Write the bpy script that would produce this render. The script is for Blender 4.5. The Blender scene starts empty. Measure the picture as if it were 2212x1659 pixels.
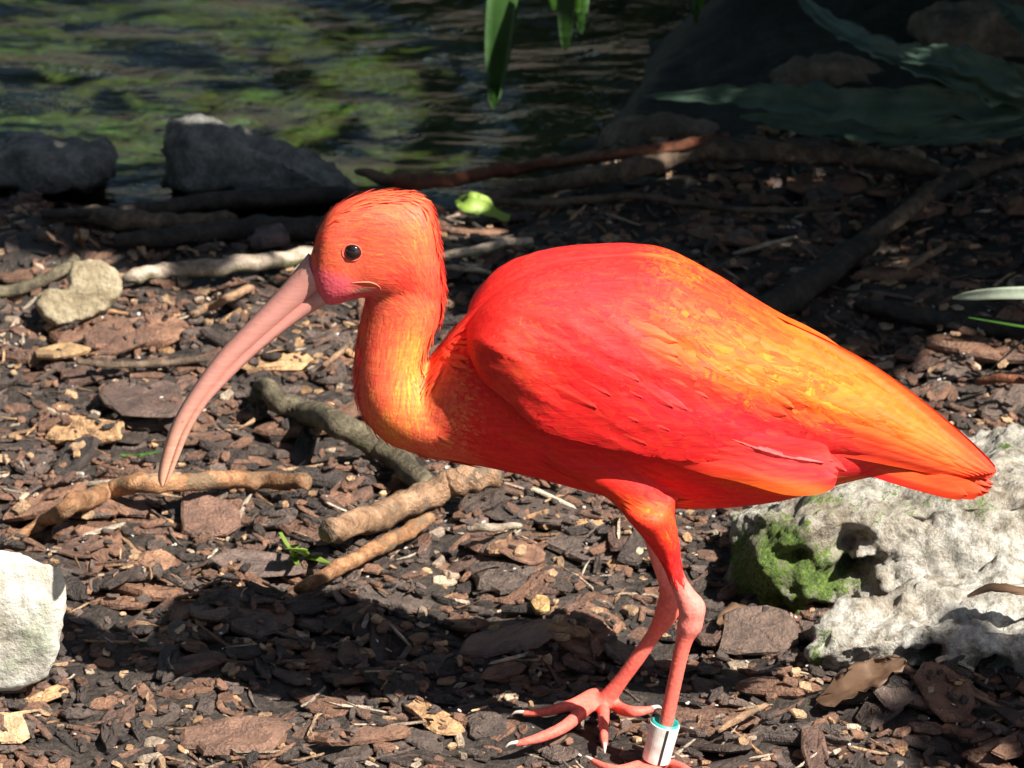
import bpy, bmesh, math, random
import numpy as np
from mathutils import Vector, Matrix, noise, Euler
from mathutils.bvhtree import BVHTree

random.seed(7); rng = np.random.default_rng(7)
S = bpy.context.scene
COL = S.collection

# ------------------------------------------------------------------ camera
PITCH = math.radians(22.0); DIST = 3.3; FRAME = 0.60 / 3.3; CAM_H = 1.4708
CAM = Vector((0, -DIST * math.cos(PITCH), CAM_H))
cd = bpy.data.cameras.new('camera'); cam = bpy.data.objects.new('camera', cd); COL.objects.link(cam)
cam.location = CAM; cam.rotation_euler = (math.pi / 2 - PITCH, 0, 0)
cd.sensor_width = 36; cd.lens = 36 / FRAME; cd.clip_start = 0.05; cd.clip_end = 400
cd.dof.use_dof = True; cd.dof.focus_distance = DIST; cd.dof.aperture_fstop = 25
S.camera = cam
S.render.resolution_x = 1024; S.render.resolution_y = 768
# ------------------------------------------------------------------ sky, sun, exposure
TO_SUN = Vector((0.72, -0.56, 1.0)).normalized()
elev = math.asin(TO_SUN.z); azim = math.atan2(TO_SUN.x, TO_SUN.y)
W = bpy.data.worlds.new('World'); S.world = W; W.use_nodes = True
nt = W.node_tree; bg = nt.nodes['Background']
sky = nt.nodes.new('ShaderNodeTexSky'); sky.sky_type = 'NISHITA'; sky.sun_disc = False
sky.sun_elevation = elev; sky.sun_rotation = azim
nt.links.new(sky.outputs[0], bg.inputs[0]); bg.inputs[1].default_value = 0.05
sd = bpy.data.lights.new('sun', 'SUN'); sd.energy = 5.0; sd.angle = math.radians(0.53); sd.color = (1.0, 0.95, 0.86)
sun = bpy.data.objects.new('sun', sd); COL.objects.link(sun)
sun.rotation_euler = TO_SUN.to_track_quat('Z', 'Y').to_euler(); sun.location = TO_SUN * 20
S.view_settings.view_transform = 'Standard'; S.view_settings.look = 'None'
S.view_settings.exposure = 1.18; S.view_settings.gamma = 1.0; S.view_settings.use_curve_mapping = False
S.cycles.max_bounces = 6; S.cycles.transparent_max_bounces = 8

# ------------------------------------------------------------------ photo pixel -> place (pixels of a 2212 x 1659 view)
FW = Vector((0, math.cos(PITCH), -math.sin(PITCH))); UP = Vector((0, math.sin(PITCH), math.cos(PITCH)))
PX = 0.60 / 2212                      # metres per view pixel at the bird
def ray(vx, vy):
    return FW + Vector((1, 0, 0)) * ((vx - 1106) / 2212 * FRAME) - UP * ((vy - 829.5) / 2212 * FRAME)
def G(vx, vy, z=0.0):                 # point on a level plane
    d = ray(vx, vy); t = (z - CAM.z) / d.z; return CAM + d * t
def Y(vx, vy, y=0.0):                 # point on the upright plane at depth y
    d = ray(vx, vy); t = (y - CAM.y) / d.y; return CAM + d * t
def V(p):                             # back to view pixels
    q = Vector(p) - CAM; f = q.dot(FW)
    return (1106 + q.x / f / FRAME * 2212, 829.5 - q.dot(UP) / f / FRAME * 2212)

# ------------------------------------------------------------------ helpers
def tag(o, label=None, cat=None, group=None, kind=None):
    if label: o['label'] = label
    if cat: o['category'] = cat
    if group: o['group'] = group
    if kind: o['kind'] = kind
    return o
def mesh_data(name, verts, faces, mat=None, smooth=True, cols=None, colname='col'):
    me = bpy.data.meshes.new(name)
    me.from_pydata([tuple(v) for v in verts], [], [tuple(f) for f in faces]); me.update()
    if smooth: me.polygons.foreach_set('use_smooth', [True] * len(me.polygons))
    if cols is not None:
        a = me.color_attributes.new(colname, 'FLOAT_COLOR', 'POINT')
        c = np.ones((len(me.vertices), 4), np.float32); c[:, :3] = np.asarray(cols)[:, :3]
        a.data.foreach_set('color', c.ravel())
    if mat: me.materials.append(mat)
    return me
def obj(name, me, parent=None, loc=None):
    o = bpy.data.objects.new(name, me); COL.objects.link(o)
    if loc is not None: o.location = loc
    if parent is not None: o.parent = parent; o.matrix_parent_inverse = Matrix.Translation(parent.location).inverted() if parent.parent is None else Matrix.Identity(4)
    return o
def empty(name, loc):
    o = bpy.data.objects.new(name, None); COL.objects.link(o); o.location = loc; o.empty_display_size = 0.02
    return o
def catmull(pts, n):
    P = [np.array(p, float) for p in pts]; out = []
    m = len(P) - 1
    for k in range(n + 1):
        t = k / n * m; i = min(int(t), m - 1); u = t - i
        p0 = P[max(i - 1, 0)]; p1 = P[i]; p2 = P[i + 1]; p3 = P[min(i + 2, m)]
        out.append(0.5 * ((2 * p1) + (-p0 + p2) * u + (2 * p0 - 5 * p1 + 4 * p2 - p3) * u * u + (-p0 + 3 * p1 - 3 * p2 + p3) * u ** 3))
    return out
def lerp(a, b, t): return a + (b - a) * t
def sstep(a, b, x):
    t = np.clip((x - a) / (b - a), 0, 1); return t * t * (3 - 2 * t)
def fbm(p, oct=4, sc=1.0):
    v = 0; a = 0.5; q = Vector(p) * sc
    for _ in range(oct): v += a * noise.noise(q); q = q * 2.03 + Vector((3.1, 1.7, 5.3)); a *= 0.5
    return v
def ring_faces(nr, ns, closed=True, cap0=True, cap1=True, off=0):
    F = []
    for i in range(nr - 1):
        for j in range(ns if closed else ns - 1):
            a = off + i * ns + j; b = off + i * ns + (j + 1) % ns
            F.append((a, b, b + ns, a + ns))
    if cap0: F.append(tuple(off + j for j in reversed(range(ns))))
    if cap1: F.append(tuple(off + (nr - 1) * ns + j for j in range(ns)))
    return F

# ------------------------------------------------------------------ materials
class NT:
    def __init__(s, name):
        s.m = bpy.data.materials.new(name); s.m.use_nodes = True; s.t = s.m.node_tree
        s.b = s.t.nodes['Principled BSDF']; s.out = s.t.nodes['Material Output']
    def n(s, typ, **kw):
        x = s.t.nodes.new(typ)
        for k, v in kw.items(): setattr(x, k, v)
        return x
    def l(s, a, b): s.t.links.new(a, b)
    def noise(s, scale, detail=4, rough=0.55, coord=None, dist=0.0):
        x = s.n('ShaderNodeTexNoise'); x.inputs['Scale'].default_value = scale; x.inputs['Detail'].default_value = detail
        x.inputs['Roughness'].default_value = rough; x.inputs['Distortion'].default_value = dist
        s.l(coord or s.coord(), x.inputs['Vector']); return x.outputs['Fac']
    def coord(s, kind='Object'):
        if not hasattr(s, '_c'): s._c = s.n('ShaderNodeTexCoord')
        return s._c.outputs[kind]
    def ramp(s, fac, stops):
        r = s.n('ShaderNodeValToRGB'); e = r.color_ramp.elements
        while len(e) < len(stops): e.new(0.5)
        for k, (p, c) in enumerate(stops):
            e[k].position = p; e[k].color = (*c, 1) if len(c) == 3 else c
        s.l(fac, r.inputs[0]); return r.outputs[0]
    def mix(s, fac, a, b, mode='MIX'):
        x = s.n('ShaderNodeMix', data_type='RGBA', blend_type=mode)
        for sock, v in ((x.inputs['Factor'], fac), (x.inputs['A'], a), (x.inputs['B'], b)):
            if hasattr(v, 'is_linked') or hasattr(v, 'links'): s.l(v, sock)
            elif isinstance(v, (int, float)): sock.default_value = v
            else: sock.default_value = (*v, 1)
        return x.outputs['Result']
    def math(s, op, a, b=0.5):
        x = s.n('ShaderNodeMath', operation=op)
        for i, v in enumerate((a, b)):
            if isinstance(v, (int, float)): x.inputs[i].default_value = v
            else: s.l(v, x.inputs[i])
        return x.outputs[0]
    def attr(s, name, out='Color'):
        x = s.n('ShaderNodeAttribute', attribute_name=name); return x.outputs[out]
    def bump(s, h, strength=0.5, dist=0.002):
        x = s.n('ShaderNodeBump'); x.inputs['Strength'].default_value = strength; x.inputs['Distance'].default_value = dist
        s.l(h, x.inputs['Height']); s.l(x.outputs[0], s.b.inputs['Normal']); return x
    def set(s, **kw):
        for k, v in kw.items():
            k = k.replace('_', ' ')
            sock = s.b.inputs[k]
            if isinstance(v, (int, float)): sock.default_value = v
            elif isinstance(v, tuple): sock.default_value = (*v, 1)
            else: s.l(v, sock)
        return s

def mat_bark():
    t = NT('bark'); c = t.attr('tint'); oi = t.n('ShaderNodeObjectInfo')
    n1 = t.noise(90, 5, 0.6); n2 = t.noise(520, 4, 0.65)
    v = t.math('ADD', t.math('MULTIPLY', oi.outputs['Random'], 0.45), 0.95)
    c = t.mix(1.0, c, t.ramp(n1, [(0.3, (0.5, 0.48, 0.5)), (0.7, (1.3, 1.25, 1.2))]), 'MULTIPLY')
    c = t.mix(1.0, c, t.ramp(n2, [(0.3, (0.6, 0.6, 0.62)), (0.72, (1.35, 1.35, 1.35))]), 'MULTIPLY')
    hv = t.n('ShaderNodeHueSaturation'); t.l(v, hv.inputs['Value']); t.l(c, hv.inputs['Color'])
    t.set(Base_Color=hv.outputs[0], Roughness=t.math('ADD', t.math('MULTIPLY', n2, 0.6), 0.16))
    t.b.inputs['Specular IOR Level'].default_value = 0.6
    t.bump(t.math('ADD', t.math('MULTIPLY', n1, 0.7), n2), 0.95, 0.0028)
    return t.m
def mat_soil():
    t = NT('soil'); n1 = t.noise(14, 6, 0.65); n2 = t.noise(170, 5, 0.7); n3 = t.noise(5, 3)
    c = t.ramp(n2, [(0.3, (0.014, 0.011, 0.009)), (0.52, (0.038, 0.028, 0.022)), (0.72, (0.10, 0.072, 0.054))])
    bed = t.attr('bed', 'Fac')
    mpb = t.n('ShaderNodeMapping'); mpb.inputs['Scale'].default_value = (0.75, 1.5, 1); t.l(t.coord(), mpb.inputs[0]); al = t.noise(13, 9, 0.8, coord=mpb.outputs[0], dist=0.35); al2 = t.noise(95, 5, 0.75)
    alc = t.ramp(al, [(0.38, (0.014, 0.014, 0.005)), (0.50, (0.050, 0.056, 0.010)), (0.60, (0.060, 0.125, 0.018)), (0.72, (0.17, 0.23, 0.04))])
    alc = t.mix(1.0, alc, t.ramp(al2, [(0.3, (0.35, 0.35, 0.3)), (0.7, (1.5, 1.5, 1.3))]), 'MULTIPLY')
    c = t.mix(t.attr('shaded_mud', 'Fac'), c, t.ramp(n2, [(0.3, (0.006, 0.005, 0.004)), (0.7, (0.022, 0.018, 0.014))]))  # near-black mud colour paints in the deep shade of the bank
    c = t.mix(bed, c, t.mix(t.attr('algae', 'Fac'), (0.010, 0.009, 0.007), alc))  # bed beyond the algae near black, shade put into its colour
    t.set(Base_Color=c, Roughness=t.math('ADD', t.math('MULTIPLY', n2, 0.5), 0.35))
    t.bump(t.math('ADD', n1, n2), 0.9, 0.005)
    return t.m
def mat_wood(name, c0, c1, c2, moss=0.0, scale=110, rough=0.7, bark=None, barkamt=0.5):
    t = NT(name); n1 = t.noise(scale, 5, 0.7); n2 = t.noise(scale * 0.25, 4, 0.6); n3 = t.noise(28, 4, 0.6); n4 = t.noise(scale * 6, 3, 0.7); n5 = t.noise(38, 6, 0.7, dist=0.7)
    c = t.ramp(n1, [(0.3, c0), (0.5, c1), (0.72, c2)])
    c = t.mix(1.0, c, t.ramp(n2, [(0.35, (0.6, 0.58, 0.55)), (0.65, (1.15, 1.15, 1.15))]), 'MULTIPLY')
    if bark: c = t.mix(t.ramp(n5, [(0.36 + barkamt * .25, (1, 1, 1)), (0.43 + barkamt * .25, (0, 0, 0))]), c, bark)
    if moss:
        geo = t.n('ShaderNodeNewGeometry'); sp = t.n('ShaderNodeSeparateXYZ'); t.l(geo.outputs['Normal'], sp.inputs[0])
        f = t.math('ADD', t.math('MULTIPLY', sp.outputs['Z'], -0.22), n3)
        f = t.ramp(f, [(0.58 - moss * 0.3, (0, 0, 0)), (0.75 - moss * 0.3, (0.8, 0.8, 0.8))])
        c = t.mix(f, c, t.ramp(n1, [(0.35, (0.045, 0.055, 0.018)), (0.65, (0.16, 0.18, 0.06))]))
    c = t.mix(1.0, c, t.ramp(n4, [(0.3, (0.7, 0.7, 0.7)), (0.7, (1.2, 1.2, 1.2))]), 'MULTIPLY')
    t.set(Base_Color=c, Roughness=rough)
    t.bump(t.math('ADD', t.math('ADD', n1, t.math('MULTIPLY', n4, .3)), n5), 0.9, 0.004)
    return t.m
def mat_stone(name, c0, c1, c2, mossy=False, mossmax=1.0, stain=None, scale=55, bd=0.006):
    t = NT(name); n1 = t.noise(scale, 8, 0.7); n2 = t.noise(scale * 5, 4, 0.7); n3 = t.noise(9, 4, 0.6)
    c = t.ramp(n1, [(0.34, c0), (0.5, c1), (0.68, c2)])
    c = t.mix(1.0, c, t.ramp(n2, [(0.3, (0.72, 0.71, 0.68)), (0.65, (1.1, 1.1, 1.1))]), 'MULTIPLY')
    if stain: c = t.mix(t.ramp(t.noise(16, 6, .7, dist=.5), [(0.45, (0, 0, 0)), (0.66, (.8, .8, .8))]), c, t.mix(1.0, c, tuple(q * 2 for q in stain), 'MULTIPLY'))
    if mossy:
        f = t.math('ADD', t.attr('moss', 'Fac'), t.math('ADD', t.math('MULTIPLY', t.math('SUBTRACT', n1, 0.5), 2.2), t.math('MULTIPLY', t.math('SUBTRACT', n2, 0.5), 1.2)))
        f = t.ramp(f, [(0.42, (0, 0, 0)), (0.62 if mossmax == 1 else 0.9, (mossmax,) * 3)])
        mc = t.ramp(n2, [(0.32, (0.02, 0.035, 0.008)), (0.52, (0.085, 0.14, 0.02)), (0.72, (0.22, 0.30, 0.05))])
        c = t.mix(f, c, mc)
    t.set(Base_Color=c, Roughness=0.85)
    t.bump(t.math('ADD', n1, t.math('MULTIPLY', n2, 0.35)), 0.9, bd)
    return t.m
def mat_leaf(name, c0, c1, rough=0.45, trans=0.25):
    t = NT(name); n1 = t.noise(30, 4, 0.6); n2 = t.noise(260, 3, 0.6)
    c = t.ramp(n1, [(0.3, c0), (0.7, c1)])
    t.set(Base_Color=c, Roughness=rough); t.bump(n2, 0.3, 0.001)
    tr = t.n('ShaderNodeBsdfTranslucent'); t.l(c, tr.inputs[0]); ms = t.n('ShaderNodeMixShader'); ms.inputs[0].default_value = trans
    t.l(t.b.outputs[0], ms.inputs[1]); t.l(tr.outputs[0], ms.inputs[2]); t.l(ms.outputs[0], t.out.inputs[0])
    return t.m
def mat_plumage(name='plumage', bump=0.25):
    t = NT(name); c = t.attr('col'); mp = t.n('ShaderNodeMapping'); mp.inputs['Rotation'].default_value = (0, math.radians(-27), 0)
    mp.inputs['Scale'].default_value = (55, 200, 420); t.l(t.coord(), mp.inputs[0])
    n1 = t.noise(1.0, 5, 0.6, coord=mp.outputs[0])
    c2 = t.mix(1.0, c, t.ramp(n1, [(0.3, (0.9, 0.75, 0.78)), (0.7, (1.06, 1.15, 1.12))]), 'MULTIPLY')
    t.set(Base_Color=c2, Roughness=0.6, Specular_IOR_Level=0.16)
    t.bump(n1, bump, 0.0012)
    return t.m
def mat_skin():
    t = NT('body_skin'); c = t.attr('col'); n1 = t.noise(420, 3, 0.6); vo = t.n('ShaderNodeTexVoronoi'); vo.inputs['Scale'].default_value = 480; t.l(t.coord(), vo.inputs['Vector'])
    c2 = t.mix(1.0, c, t.ramp(n1, [(0.3, (0.82, 0.78, 0.78)), (0.7, (1.12, 1.15, 1.15))]), 'MULTIPLY')
    t.set(Base_Color=c2, Roughness=0.55, Specular_IOR_Level=0.25); t.bump(t.math('ADD', n1, t.math('MULTIPLY', vo.outputs['Distance'], 1.2)), 0.22, 0.0006)
    t.b.inputs['Subsurface Weight'].default_value = 0.15; t.b.inputs['Subsurface Radius'].default_value = (0.006, 0.002, 0.0015); t.b.inputs['Subsurface Scale'].default_value = 0.5
    return t.m
def mat_bill():
    t = NT('bill_horn'); c = t.attr('col'); mp = t.n('ShaderNodeMapping'); mp.inputs['Rotation'].default_value = (0, math.radians(52), 0)
    mp.inputs['Scale'].default_value = (40, 300, 520); t.l(t.coord(), mp.inputs[0])
    n1 = t.noise(1.0, 4, 0.6, coord=mp.outputs[0]); n2 = t.noise(190, 3, 0.6)
    c2 = t.mix(1.0, c, t.ramp(n1, [(0.3, (0.88, 0.84, 0.82)), (0.65, (1.04, 1.04, 1.04))]), 'MULTIPLY')
    c2 = t.mix(t.ramp(n2, [(0.68, (0, 0, 0)), (0.74, (0.6, 0.6, 0.6))]), c2, (0.22, 0.08, 0.05))
    t.set(Base_Color=c2, Roughness=0.42); t.bump(n1, 0.12, 0.0005)
    return t.m
def plain(name, c, rough=0.5, spec=0.5, coat=0.0, nsc=200, var=0.2):
    t = NT(name); n = t.noise(nsc, 3, 0.6)
    cc = t.mix(1.0, c, t.ramp(n, [(0.3, (1 - var,) * 3), (0.7, (1 + var * 0.4,) * 3)]), 'MULTIPLY')
    t.set(Base_Color=cc, Roughness=rough, Specular_IOR_Level=spec, Coat_Weight=coat)
    return t.m
def mat_water():
    t = NT('water'); t.t.nodes.remove(t.b)
    mp = t.n('ShaderNodeMapping'); mp.inputs['Scale'].default_value = (1.0, 1.5, 1.0); t.l(t.coord(), mp.inputs[0])
    n1 = t.noise(4.0, 3, 0.5, coord=mp.outputs[0], dist=0.8); n2 = t.noise(17, 4, 0.55, coord=mp.outputs[0], dist=0.5)
    wv = t.n('ShaderNodeTexWave', wave_type='RINGS', rings_direction='SPHERICAL'); wv.inputs['Scale'].default_value = 3.2; wv.inputs['Distortion'].default_value = 2.0
    wv.inputs['Detail'].default_value = 2; mp2 = t.n('ShaderNodeMapping'); mp2.inputs['Location'].default_value = (0.42, -1.25, 0.0); t.l(t.coord(), mp2.inputs[0]); t.l(mp2.outputs[0], wv.inputs['Vector'])
    h = t.math('ADD', t.math('ADD', n1, t.math('MULTIPLY', n2, 0.34)), t.math('MULTIPLY', wv.outputs['Fac'], 0.20))
    bp = t.n('ShaderNodeBump'); bp.inputs['Strength'].default_value = 0.55; bp.inputs['Distance'].default_value = 0.05; t.l(h, bp.inputs['Height'])
    fr = t.n('ShaderNodeFresnel'); fr.inputs['IOR'].default_value = 1.33; t.l(bp.outputs[0], fr.inputs['Normal'])
    gl = t.n('ShaderNodeBsdfGlossy'); gl.inputs['Roughness'].default_value = 0.02; t.l(bp.outputs[0], gl.inputs['Normal'])
    tr = t.n('ShaderNodeBsdfTransparent'); tr.inputs[0].default_value = (0.80, 0.86, 0.72, 1)
    ms = t.n('ShaderNodeMixShader'); t.l(fr.outputs[0], ms.inputs[0]); t.l(tr.outputs[0], ms.inputs[1]); t.l(gl.outputs[0], ms.inputs[2])
    t.l(ms.outputs[0], t.out.inputs[0])
    return t.m

M = dict(
    bark=mat_bark(), soil=mat_soil(), water=mat_water(), plumage=mat_plumage(), skin=mat_skin(), bill=mat_bill(),
    tanwood=mat_wood('tan_wood', (0.17, 0.09, 0.045), (0.34, 0.195, 0.11), (0.48, 0.31, 0.19), bark=(0.17, 0.115, 0.075), barkamt=.25),
    orangewood=mat_wood('orange_wood', (0.17, 0.075, 0.03), (0.36, 0.175, 0.08), (0.50, 0.29, 0.15), bark=(0.19, 0.12, 0.065), barkamt=.2),
    mosswood=mat_wood('mossy_wood', (0.05, 0.042, 0.028), (0.13, 0.105, 0.062), (0.24, 0.20, 0.13), moss=0.12),
    palewood=mat_wood('pale_wood', (0.22, 0.17, 0.12), (0.44, 0.35, 0.27), (0.58, 0.48, 0.38), moss=0.30),
    darkwood=mat_wood('dark_wood', (0.012, 0.010, 0.008), (0.035, 0.026, 0.020), (0.075, 0.055, 0.042)),
    redwood=mat_wood('red_wood', (0.07, 0.022, 0.010), (0.16, 0.05, 0.02), (0.26, 0.085, 0.035)),
    brownwood=mat_wood('brown_wood', (0.05, 0.033, 0.022), (0.12, 0.08, 0.052), (0.22, 0.15, 0.10)),
    whitestone=mat_stone('white_stone', (0.42, 0.38, 0.30), (0.62, 0.59, 0.52), (0.74, 0.72, 0.66), mossy=True, mossmax=.45, scale=40, bd=0.004),
    tufa=mat_stone('pitted_stone', (0.18, 0.155, 0.12), (0.52, 0.49, 0.43), (0.76, 0.73, 0.68), mossy=True, scale=85, bd=0.009, stain=(0.24, 0.19, 0.13)),
    greystone=mat_stone('grey_stone', (0.11, 0.108, 0.10), (0.22, 0.215, 0.20), (0.36, 0.345, 0.32), scale=60, bd=.008),
    brownstone=mat_stone('brown_stone', (0.08, 0.062, 0.045), (0.16, 0.125, 0.095), (0.26, 0.21, 0.165), scale=30),
    tanstone=mat_stone('tan_stone', (0.20, 0.155, 0.09), (0.36, 0.29, 0.185), (0.48, 0.41, 0.29), scale=80, bd=0.006),
    darkleaf=mat_leaf('dark_leaf', (0.03, 0.06, 0.042), (0.085, 0.135, 0.095), 0.5, 0.1),
    greenleaf=mat_leaf('green_leaf', (0.05, 0.13, 0.02), (0.11, 0.25, 0.04), 0.4, 0.35),
    hangleaf=mat_leaf('hanging_leaf', (0.025, 0.07, 0.015), (0.05, 0.12, 0.025), 0.4, 0.3),
    limeleaf=mat_leaf('lime_leaf', (0.24, 0.38, 0.05), (0.36, 0.50, 0.10), 0.5, 0.3),
    paleleaf=mat_leaf('pale_leaf', (0.42, 0.50, 0.36), (0.58, 0.64, 0.50), 0.45, 0.25),
    dryleaf=mat_leaf('dry_leaf', (0.09, 0.05, 0.03), (0.20, 0.115, 0.065), 0.6, 0.15),
    strawleaf=mat_leaf('straw', (0.42, 0.24, 0.10), (0.55, 0.36, 0.18), 0.55, 0.15),
    treeleaf=mat_leaf('tree_leaf', (0.03, 0.075, 0.015), (0.07, 0.15, 0.03), 0.4, 0.25),
    eye=plain('eye_dark', (0.012, 0.006, 0.005), 0.06, 0.6, 0.6), eyering=plain('eye_ring', (0.84, 0.14, 0.10), 0.7),
    gape=plain('gape_skin', (0.88, 0.21, 0.13), 0.7), claw=plain('claw_horn', (0.62, 0.50, 0.45), 0.4), bandwhite=plain('band_white', (0.78, 0.77, 0.70), 0.5, nsc=140, var=0.35),
    teal=plain('band_teal', (0.03, 0.33, 0.30), 0.45), black=plain('seam_black', (0.02, 0.02, 0.02), 0.6),
    trunk=mat_wood('tree_bark', (0.05, 0.04, 0.03), (0.12, 0.09, 0.065), (0.2, 0.16, 0.12), scale=40),
)

# ------------------------------------------------------------------ setting: ground with the pond carved in, water
WATER_Z = -0.045
def shore(x):                        # where the bank meets the water (depth y as a function of x)
    xs = [-8, -3, -0.6, -0.42, -0.28, -0.1, 0.0, 0.06, 0.12, 0.30, 0.6, 1.5, 8]
    ys = [2.0, 1.5, 1.13, 1.11, 1.08, 1.05, 1.08, 1.19, 1.48, 1.95, 2.6, 4.2, 7.0]
    return np.interp(x, xs, ys)
def ground_h(x, y):
    d = y - shore(x)
    z = -0.045 * sstep(-0.22, 0.0, d) - 0.10 * sstep(0.0, 0.5, d) - 0.22 * sstep(0.5, 1.8, d)
    far = sstep(6.2, 7.6, y + 0.15 * np.sin(x * 1.3)); z = z * (1 - far) + 0.12 * far
    return z
def axis(a, b, step, lim):
    s = list(np.arange(a, b + 1e-6, step)); lo = [a]; hi = [b]; g = step
    while lo[-1] > -lim: g *= 1.35; lo.append(lo[-1] - g)
    g = step
    while hi[-1] < lim: g *= 1.35; hi.append(hi[-1] + g)
    return np.array(lo[:0:-1] + s + hi[1:])
gx = axis(-0.62, 0.72, 0.009, 150); gy = axis(-0.32, 1.62, 0.009, 150)
XX, YY = np.meshgrid(gx, gy)
ZZ = ground_h(XX, YY)
fine = np.array([[fbm((x, y, 0.3), 4, 9.0) * 0.022 + fbm((x, y, 4.3), 3, 45) * 0.007 if (-1 < x < 1.1 and -0.7 < y < 2.2) else 0.0 for x in gx] for y in gy])
ZZ = ZZ + fine - 0.004
nx, ny = len(gx), len(gy)
gv = np.stack([XX.ravel(), YY.ravel(), ZZ.ravel()], 1)
ii = (np.arange(ny - 1)[:, None] * nx + np.arange(nx - 1)[None, :]).ravel()
gf = np.stack([ii, ii + 1, ii + nx + 1, ii + nx], 1)
gme = mesh_data('ground', gv, gf.tolist(), M['soil'])
bedv = sstep(-0.02, 0.10, YY - shore(XX)) * (1 - sstep(6.2, 7.0, YY))
a = gme.attributes.new('bed', 'FLOAT', 'POINT'); a.data.foreach_set('value', bedv.ravel().astype(np.float32))
a = gme.attributes.new('algae', 'FLOAT', 'POINT'); a.data.foreach_set('value', (1 - sstep(0.0, 0.16, XX + 0.05 * np.sin(YY * 14))).ravel().astype(np.float32))
a = gme.attributes.new('shaded_mud', 'FLOAT', 'POINT'); a.data.foreach_set('value', (sstep(0.86, 1.02, YY + 0.25 * np.minimum(XX, .5)) * (1 - sstep(6, 7, YY))).ravel().astype(np.float32))  # mask where the bank's deep shade is painted as dark mud
tag(obj('ground', gme), kind='structure')
wx = np.concatenate([np.linspace(-30, -1, 14), np.linspace(-0.9, 1.2, 30), np.linspace(1.4, 30, 14)]); wy = np.concatenate([np.linspace(0.85, 2.4, 30), np.linspace(2.6, 8.0, 16)])
wv = [(x, y, WATER_Z) for y in wy for x in wx]
wf = [(j * len(wx) + i, j * len(wx) + i + 1, (j + 1) * len(wx) + i + 1, (j + 1) * len(wx) + i) for j in range(len(wy) - 1) for i in range(len(wx) - 1)]
tag(obj('pond_water', mesh_data('pond_water', wv, wf, M['water'])), kind='structure')

def gz(x, y):                        # ground height used for resting things
    return float(ground_h(np.array(x), np.array(y))) + fbm((x, y, 0.3), 4, 9.0) * 0.022 - 0.004

# ------------------------------------------------------------------ stones
def hull_rock(name, label, pts, mat, voxel=0.004, d1=0.006, s1=30, d2=0.003, s2=110, group=None, moss=None, smooth=4, pit=0.0, cat='stone', carve=None):
    bm = bmesh.new()
    for p in pts: bm.verts.new(p)
    r = bmesh.ops.convex_hull(bm, input=bm.verts)
    bmesh.ops.delete(bm, geom=[g for g in r['geom_interior'] if isinstance(g, bmesh.types.BMVert)], context='VERTS')
    me = bpy.data.meshes.new('tmp'); bm.to_mesh(me); bm.free()
    return finish_rock(name, label, me, mat, voxel, d1, s1, d2, s2, group, moss, smooth, pit, cat, carve)
def remesh(me, voxel, smooth=0, extra=None):
    o = bpy.data.objects.new('tmp', me); COL.objects.link(o)
    m = o.modifiers.new('r', 'REMESH'); m.mode = 'VOXEL'; m.voxel_size = voxel
    if smooth: s = o.modifiers.new('s', 'SMOOTH'); s.iterations = smooth; s.factor = 0.5
    dg = bpy.context.evaluated_depsgraph_get(); dg.update()
    out = bpy.data.meshes.new_from_object(o.evaluated_get(dg))
    bpy.data.objects.remove(o); bpy.data.meshes.remove(me)
    return out
def finish_rock(name, label, me, mat, voxel, d1, s1, d2, s2, group, moss, smooth, pit, cat='stone', carve=None):
    me = remesh(me, voxel, smooth)
    n = len(me.vertices); co = np.zeros(n * 3); me.vertices.foreach_get('co', co); co = co.reshape(-1, 3)
    nr = np.array([v.normal[:] for v in me.vertices]); ms = np.zeros(n, np.float32)
    c0 = co.mean(0)
    for k in range(n):
        p = co[k]; f = fbm(p, 4, s1) * 2 * d1 + fbm(p + 7, 3, s2) * 2 * d2
        if pit:
            q = noise.cell_vector(Vector(p) * 0) if False else None
            f -= pit * max(0.0, fbm(p + 3, 2, s2 * 0.8) + 0.02) * 2.2
            f += pit * abs(noise.noise(Vector(p) * s2 * 1.9)) * 0.8 - pit * .35 * abs(noise.noise(Vector(p) * s2 * 3.3))
        co[k] = p + nr[k] * f
        if carve:
            g = gblob(p, carve)
            if g > .02: co[k] = co[k] + np.array((0.2, 1.0, -0.1)) * g * 0.045 * max(0, 1 + 2.2 * fbm(p, 3, 60))
        if moss: ms[k] = moss(co[k], nr[k])
    me.vertices.foreach_set('co', co.ravel())
    a = me.attributes.new('moss', 'FLOAT', 'POINT'); a.data.foreach_set('value', ms)
    me.polygons.foreach_set('use_smooth', [True] * len(me.polygons))
    me.materials.clear(); me.materials.append(mat); me.name = name; me.update()
    o = obj(name, me); tag(o, label, cat, group); return o
def gblob(p, blobs):
    vx, vy = V(p); s = 0.0
    for (bx, by, rx, ry, a) in blobs: s = max(s, a * math.exp(-((vx - bx) / rx) ** 2 - ((vy - by) / ry) ** 2))
    return s

# white block at the left edge
bl = []
for (vx, vy, y) in [(-190, 1190, .078), (0, 1183, .070), (60, 1192, .068), (140, 1222, .066), (-190, 1215, .066), (0, 1222, .064), (60, 1222, .064), (120, 1240, .068), (146, 1250, .068),
                    (140, 1330, .070), (120, 1330, .064), (131, 1400, .076), (112, 1420, .064), (95, 1470, .070), (30, 1494, .066), (-190, 1500, .064), (40, 1330, .058), (-60, 1330, .056)]:
    bl.append(Y(vx, vy, y - .012))
bl += [G(90, 1465, -.012), G(10, 1490, -.012), G(-190, 1495, -.012), G(20, 1450, -.012), G(-190, 1450, -.012)]
hull_rock('white_stone', 'pale angular stone slab with a faint green stain standing in the mulch', bl, M['whitestone'], 0.003, 0.0018, 40, 0.0010, 160, smooth=3,
          moss=lambda p, n: gblob(p, [(70, 1390, 55, 75, .95), (20, 1440, 60, 40, .8), (100, 1330, 25, 70, .75)]))
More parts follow.
